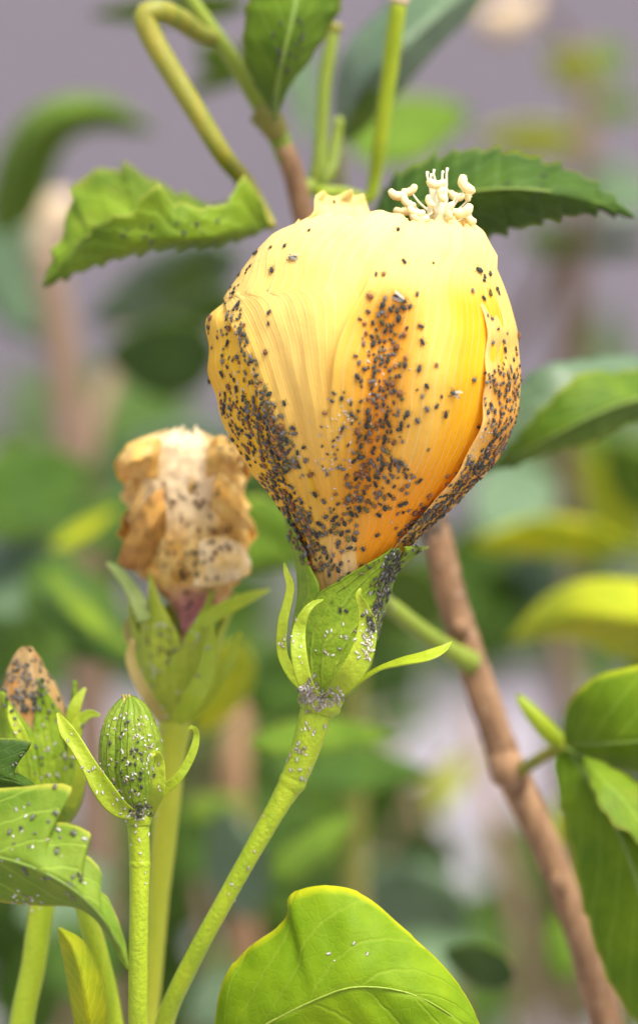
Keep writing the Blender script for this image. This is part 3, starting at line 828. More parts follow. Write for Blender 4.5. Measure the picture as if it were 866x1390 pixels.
# lobed leaf at the left edge, dotted with skins
ll = thing('leaf', 'jagged lobed leaf at the frame edge dotted with aphids, tips browning', 'leaf', W(-60, 1150, -.026))
leaf(ll, [(-90, 1140, -.022), (-40, 1085, -.026), (0, 1070, -.028), (35, 1068, -.029), (62, 1064, -.030), (88, 1064, -.031), (99, 1069, -.032), (94, 1083, -.032), (80, 1100, -.031), (68, 1116, -.031), (88, 1117, -.032), (108, 1122, -.033), (124, 1131, -.034), (120, 1146, -.033), (110, 1160, -.032), (122, 1163, -.032), (134, 1176, -.033), (138, 1188, -.033), (130, 1205, -.031), (146, 1218, -.031), (160, 1248, -.032), (170, 1280, -.032), (175, 1312, -.032)],
     [(-90, 1150, -.022), (-30, 1158, -.030), (40, 1176, -.036), (95, 1204, -.037), (135, 1240, -.036), (160, 1280, -.034), (175, 1314, -.032)],
     [(-90, 1160, -.022), (-40, 1212, -.024), (0, 1224, -.026), (55, 1229, -.028), (100, 1231, -.030), (128, 1246, -.031), (148, 1272, -.032), (162, 1300, -.032), (174, 1318, -.032)],
     'leaf_lobed', nu=19, nv=120, smoothA=False, fold=-2, midrib='midrib', mr=(6, 2), rough=3)
tube('petiole', [(-90, 1150, -.022), (-140, 1200, -.01), (-150, 1400, .01), (-100, 1690, .03)], [9, 10, 12, 13], M['petiole'], ll, n=20, seg=10)
ls = thing('leaf', 'small dark glossy leaf lobe with thin yellow edge above the jagged lobed leaf', 'leaf', W(-50, 1030, -.012))
leaf(ls, [(-70, 1040, -.012), (-40, 1010, -.013), (0, 1002, -.014), (22, 1002, -.014), (44, 1006, -.014), (40, 1016, -.014), (26, 1030, -.014), (12, 1042, -.014), (10, 1048, -.014), (26, 1050, -.013), (40, 1058, -.013), (50, 1068, -.013)],
     [(-70, 1045, -.012), (-30, 1046, -.015), (0, 1055, -.016), (20, 1060, -.016), (36, 1066, -.015), (50, 1070, -.013)],
     [(-70, 1052, -.012), (-40, 1085, -.012), (0, 1095, -.012), (25, 1088, -.013), (42, 1078, -.013), (50, 1072, -.013)], 'leaf_dark', nu=13, nv=60, smoothA=False)
tube('petiole', [(-70, 1046, -.012), (-110, 1080, -.005), (-130, 1300, .015), (-90, 1690, .035)], [7, 8, 10, 12], M['petiole'], ls, n=20, seg=10)
# young shoots low at the left
sh = thing('young_shoot', 'pale green young shoot rising behind the jagged lobed leaf', 'plant shoot', W(140, 1400, .02))
tube('stalk', [(108, 1205, .014), (118, 1240, .014), (132, 1290, .015), (150, 1370, .018), (170, 1520, .025), (190, 1690, .035)], [20, 27, 29, 30, 30, 30], M['stalk'], sh, n=30, seg=14)
leaf(sh, [(112, 1440, .010), (100, 1380, .006), (90, 1320, .005), (84, 1290, .004), (79, 1262, .003)], [(124, 1440, .006), (118, 1370, .000), (108, 1310, -.001), (98, 1282, .000), (80, 1260, .002)], [(136, 1440, .010), (146, 1370, .006), (134, 1316, .005), (112, 1276, .004), (82, 1259, .003)], 'leaf_yellow', nu=11, nv=30, name='young_leaf', wave=4)
tube('stalk', [(124, 1436, .008), (130, 1470, .012), (165, 1540, .026)], [14, 15, 16], M['stalk'], sh, n=12, seg=10)

# ------------------------------------------------------------------ the leafy branch behind the flower
BD = .085
br = thing('leafy_branch', 'brown woody branch passing behind the yellow flower, green leaves on its upper and lower ends', 'branch', W(800, 1500, BD))
tube('stem', [(905, 2800, .10), (880, 1900, .10), (842, 1480, BD + .005), (798, 1300, BD), (745, 1160, BD), (692, 1042, BD)], [60, 54, 47, 44, 42, 43], M['bark'], br, n=90, seg=24, lump=.12)
tube('stem', [(690, 1046, BD), (664, 970, BD), (640, 900, BD), (612, 810, BD), (590, 720, BD), (555, 620, .09), (500, 500, .085), (440, 370, .08), (412, 290, .075), (398, 235, .072), (384, 198, .07)], [45, 43, 42, 41, 40, 39, 38, 35, 31, 29, 28], M['bark'], br, n=110, seg=24, lump=.11)
tube('node', [(676, 1030, BD), (690, 1044, BD - .003), (704, 1052, BD - .004), (716, 1050, BD - .004)], [36, 52, 45, 22], M['bark'], br, n=16, seg=16, lump=.12)
tube('green_stem', [(390, 215, .071), (378, 185, .07), (358, 148, .068), (330, 102, .066), (296, 52, .064), (255, -5, .062), (220, -60, .06)], [30, 30, 29, 25, 22, 21, 20], M['petiole'], br, n=40, seg=16, lump=.06)
tube('node', [(352, 150, .066), (366, 164, .066), (378, 182, .067)], [36, 40, 32], M['bark_green'], br, n=12, seg=14, lump=.12)
tube('leaf_scar', [(618, 842, BD - .003), (624, 852, BD - .0045), (630, 862, BD - .003)], [14, 26, 14], M['bark'], br, n=8, seg=12, lump=.2)
tube('leaf_scar', [(752, 1190, BD - .003), (758, 1200, BD - .0045), (764, 1212, BD - .003)], [16, 28, 14], M['bark'], br, n=8, seg=12, lump=.2)
# stalk with cut end, and its shorter neighbour
tube('flower_stalk_stub', [(430, 260, .075), (468, 262, .076), (500, 270, .075), (508, 245, .074), (516, 190, .07), (527, 110, .066), (536, 40, .062), (541, 4, .06)], [14, 15, 17, 18, 20, 22, 23, 22], M['stalk'], br, n=40, seg=14)
tube('cut_end', [(541, 5, .06), (541.6, 1, .06), (542, -3, .06)], [24, 28, 26], M['cut'], br, n=5, seg=14)
tube('flower_stalk_stub', [(405, 262, .074), (425, 250, .078), (432, 235, .078), (436, 190, .078), (440, 120, .078), (448, 68, .078), (453, 42, .078)], [16, 22, 24, 19, 18, 19, 17], M['petiole'], br, n=40, seg=14)
tube('flower_stalk_stub', [(410, 270, .076), (446, 236, .08), (456, 190, .082), (460, 160, .082)], [16, 16, 16, 14], M['petiole'], br, n=20, seg=10)
tube('cut_end', [(453, 44, .078), (454, 38, .078), (455, 33, .078)], [18, 24, 20], M['petiole_yellow'], br, n=5, seg=12)
LD = .058
# petiole of the curled leaf: from the stem over the top and down
tube('petiole', [(296, 52, .065), (272, 46, .060), (244, 26, .054), (215, 15, .049), (197, 21, .048), (205, 48, .048), (236, 102, .048), (272, 160, .048), (304, 212, .050), (332, 246, .062), (354, 284, .064), (368, 306, LD)], [22, 27, 31, 32, 32, 31, 29, 26, 24, 22, 15], M['petiole_yellow'], br, n=70, seg=14)
lb = leaf(br, [(362, 300, LD), (346, 268, LD + .003), (330, 244, LD + .005), (300, 278, LD + .010), (262, 268, LD + .012), (226, 252, LD + .014), (200, 240, LD + .014), (176, 226, LD + .013), (150, 228, LD + .012), (128, 232, LD + .010), (104, 250, LD + .008), (92, 286, LD + .005), (84, 322, LD + .003), (70, 352, LD + .001), (60, 388, LD)],
     [(364, 304, LD), (330, 306, LD - .006), (280, 312, LD - .012), (220, 318, LD - .013), (160, 332, LD - .011), (105, 356, LD - .006), (62, 388, LD)],
     [(366, 308, LD), (330, 322, LD - .001), (280, 322, LD - .004), (220, 328, LD - .004), (160, 344, LD - .004), (105, 366, LD - .003), (62, 390, LD)], 'leaf_top', nu=17, nv=110, serr=11, samp=12, midrib='midrib', mr=(8, 2), rough=7)
# near half of the curled leaf folds up in front
leaf(br, [(364, 302, LD - .004), (348, 262, LD - .010), (328, 240, LD - .012), (314, 268, LD - .014), (294, 280, LD - .017), (262, 280, LD - .020), (236, 276, LD - .021), (214, 250, LD - .022), (196, 266, LD - .022), (178, 288, LD - .021), (148, 296, LD - .019), (118, 318, LD - .014), (96, 344, LD - .008), (62, 386, LD - .001)],
     [(364, 306, LD - .003), (330, 314, LD - .012), (280, 324, LD - .020), (220, 328, LD - .022), (160, 346, LD - .017), (105, 368, LD - .008), (62, 388, LD)],
     [(366, 308, LD - .002), (330, 324, LD - .006), (280, 334, LD - .010), (220, 338, LD - .010), (160, 352, LD - .008), (105, 371, LD - .004), (62, 390, LD)], 'leaf_top', nu=15, nv=110, serr=12, samp=10, name='blade_fold', rough=7)
# leaf standing up at the node
leaf(br, [(372, 158, .062), (352, 126, .056), (334, 92, .052), (330, 60, .05), (336, 10, .05), (352, -50, .052), (390, -110, .06)],
     [(374, 160, .062), (376, 120, .048), (386, 70, .042), (400, 10, .042), (410, -50, .048), (396, -112, .06)],
     [(376, 160, .062), (392, 118, .054), (420, 82, .052), (446, 40, .054), (466, -8, .056), (450, -70, .058), (400, -114, .06)], 'leaf_mid', nu=15, nv=50, serr=9, samp=5, midrib='midrib', mr=(9, 2))
# big dark leaf behind the right shoulder of the flower
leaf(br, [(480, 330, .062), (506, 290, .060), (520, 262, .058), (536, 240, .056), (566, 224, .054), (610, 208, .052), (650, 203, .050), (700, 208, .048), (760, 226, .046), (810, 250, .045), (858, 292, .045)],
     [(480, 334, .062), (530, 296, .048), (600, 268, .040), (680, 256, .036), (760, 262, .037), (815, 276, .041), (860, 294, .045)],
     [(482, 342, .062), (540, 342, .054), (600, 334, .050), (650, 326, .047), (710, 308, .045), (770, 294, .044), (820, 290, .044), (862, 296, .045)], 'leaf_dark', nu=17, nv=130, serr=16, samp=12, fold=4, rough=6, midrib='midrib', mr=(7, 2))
tube('petiole', [(424, 320, .077), (450, 334, .07), (482, 334, .062)], [14, 12, 10], M['petiole'], br, n=14, seg=10)
# side twig with its leaves
tube('petiole', [(640, 900, BD - .002), (612, 884, BD - .006), (580, 862, BD - .010), (548, 838, BD - .014), (522, 816, BD - .016), (495, 790, BD - .014)], [34, 28, 25, 25, 24, 22], M['petiole'], br, n=30, seg=14)
# lower right twig: petiole, spike and two leaves
tube('petiole', [(700, 1050, BD - .004), (722, 1036, BD - .010), (744, 1022, BD - .014), (768, 1014, BD - .016)], [20, 17, 17, 22], M['petiole_yellow'], br, n=20, seg=12)
tube('stipule', [(766, 1014, BD - .016), (748, 998, BD - .018), (726, 974, BD - .020), (708, 952, BD - .020), (702, 944, BD - .020)], [18, 26, 22, 14, 5], M['bract'], br, n=18, seg=10, flat=.5)
RD = BD - .03
leaf(br, [(766, 1008, RD + .012), (764, 985, RD + .008), (768, 962, RD + .004), (784, 938, RD), (810, 918, RD - .002), (845, 908, RD - .004), (890, 902, RD - .006), (950, 920, RD - .006), (1000, 980, RD - .006)],
     [(768, 1010, RD + .012), (800, 1010, RD + .002), (850, 1008, RD - .008), (910, 1000, RD - .012), (1002, 986, RD - .006)],
     [(770, 1013, RD + .012), (792, 1026, RD + .008), (830, 1040, RD + .003), (870, 1048, RD), (930, 1040, RD - .003), (1004, 990, RD - .006)], 'leaf_right', nu=17, nv=60, serr=0, fold=3, midrib='midrib', mr=(6, 2))
leaf(br, [(766, 1016, RD + .014), (752, 1030, RD + .010), (756, 1070, RD + .006), (768, 1130, RD + .004), (782, 1190, RD + .002), (800, 1260, RD), (830, 1340, RD), (890, 1420, RD)],
     [(768, 1016, RD + .014), (800, 1060, RD), (840, 1130, RD - .008), (870, 1220, RD - .010), (890, 1320, RD - .008), (896, 1424, RD)],
     [(772, 1014, RD + .014), (800, 1040, RD + .004), (838, 1064, RD - .002), (866, 1090, RD - .004), (920, 1160, RD - .006), (960, 1280, RD - .006), (900, 1426, RD)], 'leaf_right', nu=17, nv=60, serr=9, samp=5, fold=3, midrib='midrib', mr=(8, 3))
leaf(br, [(790, 1030, RD), (806, 1080, RD - .014), (832, 1120, RD - .018), (850, 1130, RD - .018), (900, 1180, RD - .016)],
     [(790, 1028, RD), (820, 1062, RD - .012), (850, 1092, RD - .014), (905, 1175, RD - .016)],
     [(792, 1026, RD), (830, 1040, RD - .004), (866, 1060, RD - .006), (930, 1120, RD - .012), (908, 1172, RD - .016)], 'leaf_top', nu=11, nv=40, serr=6, samp=8)

# ------------------------------------------------------------------ branches and leaves of the shrub further back
def simple_leaf(parent, base, tip, w, m, dip=.0, roll=.5, bow=0.0, name='leaf', serr=0, nv=30, skew=.5):
    """leaf between two (px,py,dy) points; w full width in pixels, roll 1 = seen flat, 0 = edge on; bow bends the midrib (px)"""
    b = np.array(base, float); t = np.array(tip, float)
    d = t[:2] - b[:2]; L_ = np.linalg.norm(d); d = d / L_
    n = np.array([-d[1], d[0]])
    v = np.linspace(0, 1, 9)
    c = b + (t - b) * v[:, None]
    c[:, :2] += n * (bow * np.sin(v * math.pi))[:, None]
    c[:, 2] += dip * np.sin(v * math.pi)
    prof = np.sin(np.pi * np.clip(v, 0, 1) ** .8) ** .75 * w / 2
    A = c.copy(); B = c.copy()
    A[:, :2] -= n * (prof * (.25 + .75 * roll) * 2 * skew)[:, None]
    B[:, :2] += n * (prof * (.25 + .75 * roll) * 2 * (1 - skew))[:, None]
    k = math.sqrt(max(0, 1 - roll * roll)) * S
    A[:, 2] += prof * k; B[:, 2] -= prof * k
    return leaf(parent, A, c, B, m, nu=9, nv=nv, serr=serr, samp=w * .05, fold=w * .04, name=name, th=.0003, rough=w * .04, wave=w * .05)

# right: leaves with long toothed blades beside the flower
rb = thing('leafy_branch', 'out of focus leafy branch reaching in at the frame edge, right of the yellow flower', 'branch', W(1000, 900, .16))
tube('stem', [(1010, 2600, .20), (1000, 1700, .19), (980, 1200, .18), (960, 900, .17), (950, 640, .16), (930, 480, .15)], [60, 52, 46, 42, 36, 26], M['bark'], rb, n=40, seg=14, lump=.05)
leaf(rb, [(930, 500, .13), (890, 486, .115), (850, 482, .11), (800, 487, .105), (750, 494, .10), (715, 510, .10), (690, 545, .10), (672, 590, .10), (655, 640, .10)],
     [(932, 520, .13), (880, 512, .11), (820, 520, .10), (760, 548, .095), (710, 585, .095), (655, 642, .10)],
     [(934, 540, .13), (890, 556, .105), (850, 570, .10), (800, 592, .095), (750, 606, .095), (700, 628, .095), (657, 645, .10)], 'leaf_grey', nu=13, nv=60, serr=12, samp=6)
leaf(rb, [(925, 512, .12), (870, 500, .095), (835, 506, .09), (800, 504, .086), (770, 520, .084), (740, 550, .084), (712, 580, .086), (668, 634, .095)],
     [(928, 530, .12), (870, 540, .088), (820, 556, .082), (770, 580, .080), (720, 606, .084), (667, 636, .095)],
     [(930, 548, .12), (880, 566, .098), (850, 576, .095), (800, 602, .09), (750, 614, .09), (700, 632, .092), (668, 638, .095)], 'leaf_mid', nu=13, nv=60, serr=12, samp=6, midrib='midrib', mr=(7, 2))
simple_leaf(rb, (850, 742, .20), (632, 742, .20), 60, 'leaf_yellow', roll=.9, bow=14)
tube('petiole', [(972, 760, .18), (900, 748, .19), (850, 742, .20)], [14, 12, 10], M['petiole'], rb, n=12, seg=8)
leaf(rb, [(960, 850, .16), (900, 800, .15), (840, 785, .145), (780, 790, .145), (730, 820, .15), (690, 868, .155)],
     [(960, 870, .16), (900, 850, .14), (840, 838, .135), (780, 838, .137), (730, 850, .145), (690, 870, .155)],
     [(960, 900, .16), (900, 905, .155), (850, 896, .152), (800, 874, .15), (740, 864, .152), (692, 874, .155)], 'leaf_yellow', nu=13, nv=40)
simple_leaf(rb, (950, 1000, .17), (735, 1010, .20), 190, 'leaf_grey', roll=.8)
simple_leaf(rb, (930, 960, .15), (852, 890, .17), 60, 'leaf_mid', roll=.8)

# left: pale stem with blurred leaves
lbh = thing('leafy_branch', 'blurred pinkish brown stem with curved leaves, left behind the withered flower', 'branch', W(100, 1400, .28))
tube('stem', [(150, 2300, .30), (140, 1500, .30), (120, 900, .29), (104, 650, .28), (88, 500, .28), (72, 400, .28), (62, 340, .28)], [58, 54, 52, 52, 50, 46, 40], M['bark_pale'], lbh, n=50, seg=14, lump=.06)
tube('stem', [(112, 640, .29), (140, 540, .30), (190, 430, .32), (260, 330, .34)], [30, 26, 22, 18], M['bark_pale'], lbh, n=24, seg=10)
tube('flower_stub', [(62, 350, .28), (66, 320, .28), (84, 286, .28), (100, 276, .28)], [34, 50, 56, 30], M['cut'], lbh, n=18, seg=12, lump=.25)
leaf(lbh, [(-10, 320, .24), (-14, 260, .23), (4, 200, .225), (40, 150, .22), (90, 130, .22), (150, 134, .22), (206, 172, .225)],
     [(14, 316, .24), (14, 260, .22), (34, 206, .215), (70, 168, .21), (110, 150, .21), (160, 152, .215), (208, 176, .225)],
     [(44, 300, .24), (64, 262, .23), (78, 222, .23), (98, 190, .225), (130, 178, .225), (170, 178, .225), (208, 180, .225)], 'leaf_mid', nu=11, nv=40)
simple_leaf(lbh, (70, 470, .30), (-40, 250, .32), 120, 'leaf_grey', roll=.9)
simple_leaf(lbh, (300, 478, .22), (140, 480, .24), 120, 'leaf_dark', roll=.9, bow=-8)
simple_leaf(lbh, (330, 410, .26), (240, 430, .26), 60, 'leaf_dark', roll=.8)
simple_leaf(lbh, (330, 340, .26), (120, 440, .28), 110, 'leaf_grey', roll=.85)
simple_leaf(lbh, (320, 330, .26), (200, 420, .27), 36, 'leaf_mid', roll=.8)
simple_leaf(lbh, (340, 5, .16), (120, 20, .18), 50, 'leaf_mid', roll=.7)
simple_leaf(lbh, (320, 100, .20), (270, 60, .20), 60, 'leaf_mid', roll=.8)
simple_leaf(lbh, (150, 660, .32), (330, 590, .30), 120, 'leaf_grey', roll=.85)

# behind the top: pale large leaf and others
tb = thing('leafy_branch', 'blurred branch above the yellow flower with one broad pale green leaf', 'branch', W(520, 300, .14))
tube('stem', [(470, 2300, .24), (480, 1500, .22), (476, 900, .20), (470, 500, .17), (462, 300, .15), (456, 200, .14)], [40, 38, 34, 30, 24, 16], M['bark_green'], tb, n=40, seg=12, lump=.05)
leaf(tb, [(456, 190, .13), (452, 130, .125), (466, 70, .12), (510, 20, .118), (580, -40, .12), (690, -60, .13)],
     [(460, 192, .13), (480, 140, .115), (520, 90, .11), (570, 40, .11), (630, -10, .115), (692, -56, .13)],
     [(466, 192, .13), (510, 160, .12), (548, 120, .115), (590, 70, .115), (640, 20, .12), (694, -50, .13)], 'leaf_grey', nu=13, nv=40)
leaf(tb, [(466, 190, .125), (470, 140, .12), (490, 90, .117), (520, 62, .115)], [(468, 192, .125), (486, 150, .115), (506, 110, .112), (524, 64, .115)], [(472, 194, .125), (510, 160, .118), (526, 120, .115), (528, 66, .115)], 'leaf_mid', nu=9, nv=24)
simple_leaf(tb, (470, 200, .22), (640, 150, .24), 110, 'leaf_mid', roll=.8)
simple_leaf(tb, (400, 20, .2), (420, 200, .2), 60, 'leaf_grey', roll=.7)
simple_leaf(tb, (420, 40, .15), (250, 130, .2), 70, 'leaf_mid', roll=.5)

tr = thing('leafy_branch', 'strongly blurred twig with yellowing leaves and a tan dead flower at the top corner', 'branch', W(790, 400, .4))
tube('stem', [(770, 2000, .5), (764, 1000, .46), (770, 500, .42), (790, 260, .40), (800, 60, .40)], [44, 42, 40, 32, 24], M['bark_pale'], tr, n=40, seg=12)
tube('stem', [(690, 470, .44), (740, 380, .42), (786, 290, .40)], [22, 22, 18], M['bark_pale'], tr, n=14, seg=10)
tube('dead_flower', [(655, 10, .36), (672, 30, .36), (700, 22, .36), (726, -6, .36)], [22, 50, 44, 20], M['cut'], tr, n=16, seg=12, lump=.4)
tube('twig', [(800, 120, .40), (760, 40, .38), (720, 0, .36)], [12, 12, 12], M['bark_pale'], tr, n=12, seg=8)
simple_leaf(tr, (800, 110, .38), (740, 70, .38), 60, 'leaf_yellow', roll=.8)
simple_leaf(tr, (800, 90, .38), (850, 70, .38), 60, 'leaf_mid', roll=.8)
simple_leaf(tr, (792, 190, .38), (640, 190, .36), 70, 'leaf_yellow', roll=.6)
simple_leaf(tr, (794, 150, .39), (880, 140, .38), 50, 'leaf_mid', roll=.6)
simple_leaf(tr, (790, 240, .39), (900, 280, .38), 90, 'leaf_grey', roll=.7)
simple_leaf(tr, (780, 330, .40), (700, 320, .38), 60, 'leaf_mid', roll=.7)
simple_leaf(tr, (780, 330, .40), (890, 330, .38), 50, 'leaf_dark', roll=.7)

# low shrub: dark and bright leaves filling the lower half, with gaps
lo = thing('hibiscus_shrub', 'out of focus mass of broad hibiscus leaves low behind the buds', 'shrub', W(300, 1700, .25))
tube('stem', [(360, 2800, .30), (345, 1700, .27), (332, 1290, .25), (322, 1140, .25), (318, 1040, .25), (330, 940, .26)], [48, 46, 42, 38, 36, 26], M['bark'], lo, n=40, seg=12, lump=.06)
tube('stem', [(700, 2600, .42), (706, 1700, .40), (710, 1290, .38), (672, 1120, .38), (640, 960, .40)], [40, 36, 30, 26, 20], M['bark_pale'], lo, n=30, seg=10)
for a_ in [
    ((40, 900, .22), (190, 930, .24), 0, 'leaf_grey'),
]:
    pass
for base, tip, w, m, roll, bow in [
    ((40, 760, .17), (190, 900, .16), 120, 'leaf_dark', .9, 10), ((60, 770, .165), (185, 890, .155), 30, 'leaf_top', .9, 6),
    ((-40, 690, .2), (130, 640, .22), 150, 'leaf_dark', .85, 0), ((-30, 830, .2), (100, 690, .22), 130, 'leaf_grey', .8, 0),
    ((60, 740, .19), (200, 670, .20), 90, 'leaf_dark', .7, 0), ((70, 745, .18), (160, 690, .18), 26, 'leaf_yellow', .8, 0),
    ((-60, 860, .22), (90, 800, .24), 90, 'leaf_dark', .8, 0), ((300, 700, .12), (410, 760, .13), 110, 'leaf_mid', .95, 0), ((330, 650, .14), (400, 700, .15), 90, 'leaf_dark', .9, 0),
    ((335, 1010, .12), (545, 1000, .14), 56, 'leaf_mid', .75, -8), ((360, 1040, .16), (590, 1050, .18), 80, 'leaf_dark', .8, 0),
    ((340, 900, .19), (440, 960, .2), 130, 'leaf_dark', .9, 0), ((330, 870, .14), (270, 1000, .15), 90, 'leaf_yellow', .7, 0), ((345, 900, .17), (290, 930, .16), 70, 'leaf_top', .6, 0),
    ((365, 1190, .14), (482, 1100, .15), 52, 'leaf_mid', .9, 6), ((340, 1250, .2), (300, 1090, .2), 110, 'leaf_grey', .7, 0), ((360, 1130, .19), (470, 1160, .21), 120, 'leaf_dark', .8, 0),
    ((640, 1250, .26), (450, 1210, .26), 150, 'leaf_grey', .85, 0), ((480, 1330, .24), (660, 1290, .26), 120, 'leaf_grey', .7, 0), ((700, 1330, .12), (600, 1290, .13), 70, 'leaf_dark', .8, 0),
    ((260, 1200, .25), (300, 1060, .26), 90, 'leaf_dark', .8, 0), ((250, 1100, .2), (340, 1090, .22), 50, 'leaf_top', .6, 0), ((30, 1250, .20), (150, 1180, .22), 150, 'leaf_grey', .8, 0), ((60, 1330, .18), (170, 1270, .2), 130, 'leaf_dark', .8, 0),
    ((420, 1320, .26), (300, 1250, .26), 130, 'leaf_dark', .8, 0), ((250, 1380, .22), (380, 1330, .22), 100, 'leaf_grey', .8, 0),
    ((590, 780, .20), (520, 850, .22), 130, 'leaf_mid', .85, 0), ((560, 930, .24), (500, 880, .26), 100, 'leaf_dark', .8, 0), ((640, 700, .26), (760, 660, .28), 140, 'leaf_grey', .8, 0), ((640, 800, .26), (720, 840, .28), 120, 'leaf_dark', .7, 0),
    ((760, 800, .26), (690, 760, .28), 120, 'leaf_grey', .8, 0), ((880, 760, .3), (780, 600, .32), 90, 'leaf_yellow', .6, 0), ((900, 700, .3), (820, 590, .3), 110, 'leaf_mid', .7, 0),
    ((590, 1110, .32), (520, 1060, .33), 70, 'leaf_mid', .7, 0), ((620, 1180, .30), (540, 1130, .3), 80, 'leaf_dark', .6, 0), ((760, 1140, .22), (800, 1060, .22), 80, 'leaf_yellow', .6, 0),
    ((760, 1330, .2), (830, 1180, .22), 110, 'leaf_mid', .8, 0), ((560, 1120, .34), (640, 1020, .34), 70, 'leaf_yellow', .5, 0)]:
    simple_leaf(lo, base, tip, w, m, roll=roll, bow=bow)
for pts, w_ in [([(640, 1500, .3), (600, 1250, .3), (560, 1080, .31), (500, 960, .32)], [16, 14, 10, 7]), ([(470, 1500, .3), (480, 1300, .3), (540, 1120, .3), (620, 1010, .3)], [16, 13, 10, 6]),
                ([(240, 1500, .26), (280, 1300, .26), (262, 1120, .27), (290, 1000, .27)], [18, 15, 12, 8]), ([(60, 1500, .3), (150, 1180, .3), (128, 960, .3), (160, 820, .3)], [22, 18, 14, 9]),
                ([(840, 1400, .3), (800, 1080, .3), (760, 880, .3), (700, 760, .3)], [18, 15, 12, 8])]:
    tube('twig', pts, w_, M['bark_pale'], lo, n=24, seg=8, lump=.1)
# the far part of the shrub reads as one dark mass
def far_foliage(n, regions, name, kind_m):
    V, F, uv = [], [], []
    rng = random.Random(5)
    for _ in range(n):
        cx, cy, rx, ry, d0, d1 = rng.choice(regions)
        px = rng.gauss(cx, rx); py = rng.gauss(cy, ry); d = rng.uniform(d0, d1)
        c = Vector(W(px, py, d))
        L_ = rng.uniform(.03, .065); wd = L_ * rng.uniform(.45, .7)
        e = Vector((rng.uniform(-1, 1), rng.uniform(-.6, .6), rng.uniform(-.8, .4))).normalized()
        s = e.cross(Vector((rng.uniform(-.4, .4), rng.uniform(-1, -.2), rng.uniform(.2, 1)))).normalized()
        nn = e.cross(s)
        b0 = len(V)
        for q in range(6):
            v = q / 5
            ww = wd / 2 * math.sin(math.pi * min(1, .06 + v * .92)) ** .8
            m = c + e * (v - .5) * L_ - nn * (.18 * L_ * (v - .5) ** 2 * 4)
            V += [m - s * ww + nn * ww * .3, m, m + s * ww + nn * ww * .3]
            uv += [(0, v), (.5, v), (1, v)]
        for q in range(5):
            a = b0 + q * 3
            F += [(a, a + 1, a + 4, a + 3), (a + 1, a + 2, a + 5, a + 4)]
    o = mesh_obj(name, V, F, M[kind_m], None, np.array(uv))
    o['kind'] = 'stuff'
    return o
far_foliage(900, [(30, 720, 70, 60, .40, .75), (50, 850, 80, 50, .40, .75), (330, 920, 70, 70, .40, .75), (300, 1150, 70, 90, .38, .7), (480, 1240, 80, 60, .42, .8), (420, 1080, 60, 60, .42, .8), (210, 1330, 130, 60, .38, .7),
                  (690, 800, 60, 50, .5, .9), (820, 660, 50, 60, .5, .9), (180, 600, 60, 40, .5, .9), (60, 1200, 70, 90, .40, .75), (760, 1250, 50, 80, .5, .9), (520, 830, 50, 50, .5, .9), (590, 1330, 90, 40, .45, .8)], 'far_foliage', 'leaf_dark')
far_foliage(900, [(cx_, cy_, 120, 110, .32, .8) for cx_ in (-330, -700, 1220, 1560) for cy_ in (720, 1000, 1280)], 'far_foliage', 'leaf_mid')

# ------------------------------------------------------------------ aphids and their cast skins
M['bug_dark'] = mat_bug('charcoal aphid', (.022, .028, .024), (.062, .066, .055))
M['bug_grey'] = mat_bug('grey aphid', (.085, .085, .080), (.17, .16, .14))
M['bug_olive'] = mat_bug('olive aphid', (.085, .080, .025), (.19, .16, .05))
M['bug_brown'] = mat_bug('brown aphid', (.16, .065, .025), (.26, .12, .05))
M['bug_leg'] = NT('aphid legs').surface((.10, .075, .045), rough=.6)
M['skin_white'] = mat_bug('white cast skin', (.42, .39, .34), (.68, .65, .60), rough=.7)
M['skin_tan'] = mat_bug('tan cast skin', (.34, .27, .20), (.50, .41, .32), rough=.7)
kw = NT('aphid wing')
tr_ = kw.n('BsdfTransparent'); df_ = kw.n('BsdfPrincipled', i_Roughness=.25)
df_.inputs['Base Color'].default_value = (.50, .45, .36, 1)
mx_ = kw.n('MixShader', i_0=.55); kw.l(tr_.outputs[0], mx_.inputs[1]); kw.l(df_.outputs[0], mx_.inputs[2]); kw.l(mx_.outputs[0], kw.out.inputs[0])
M['wing'] = kw.m

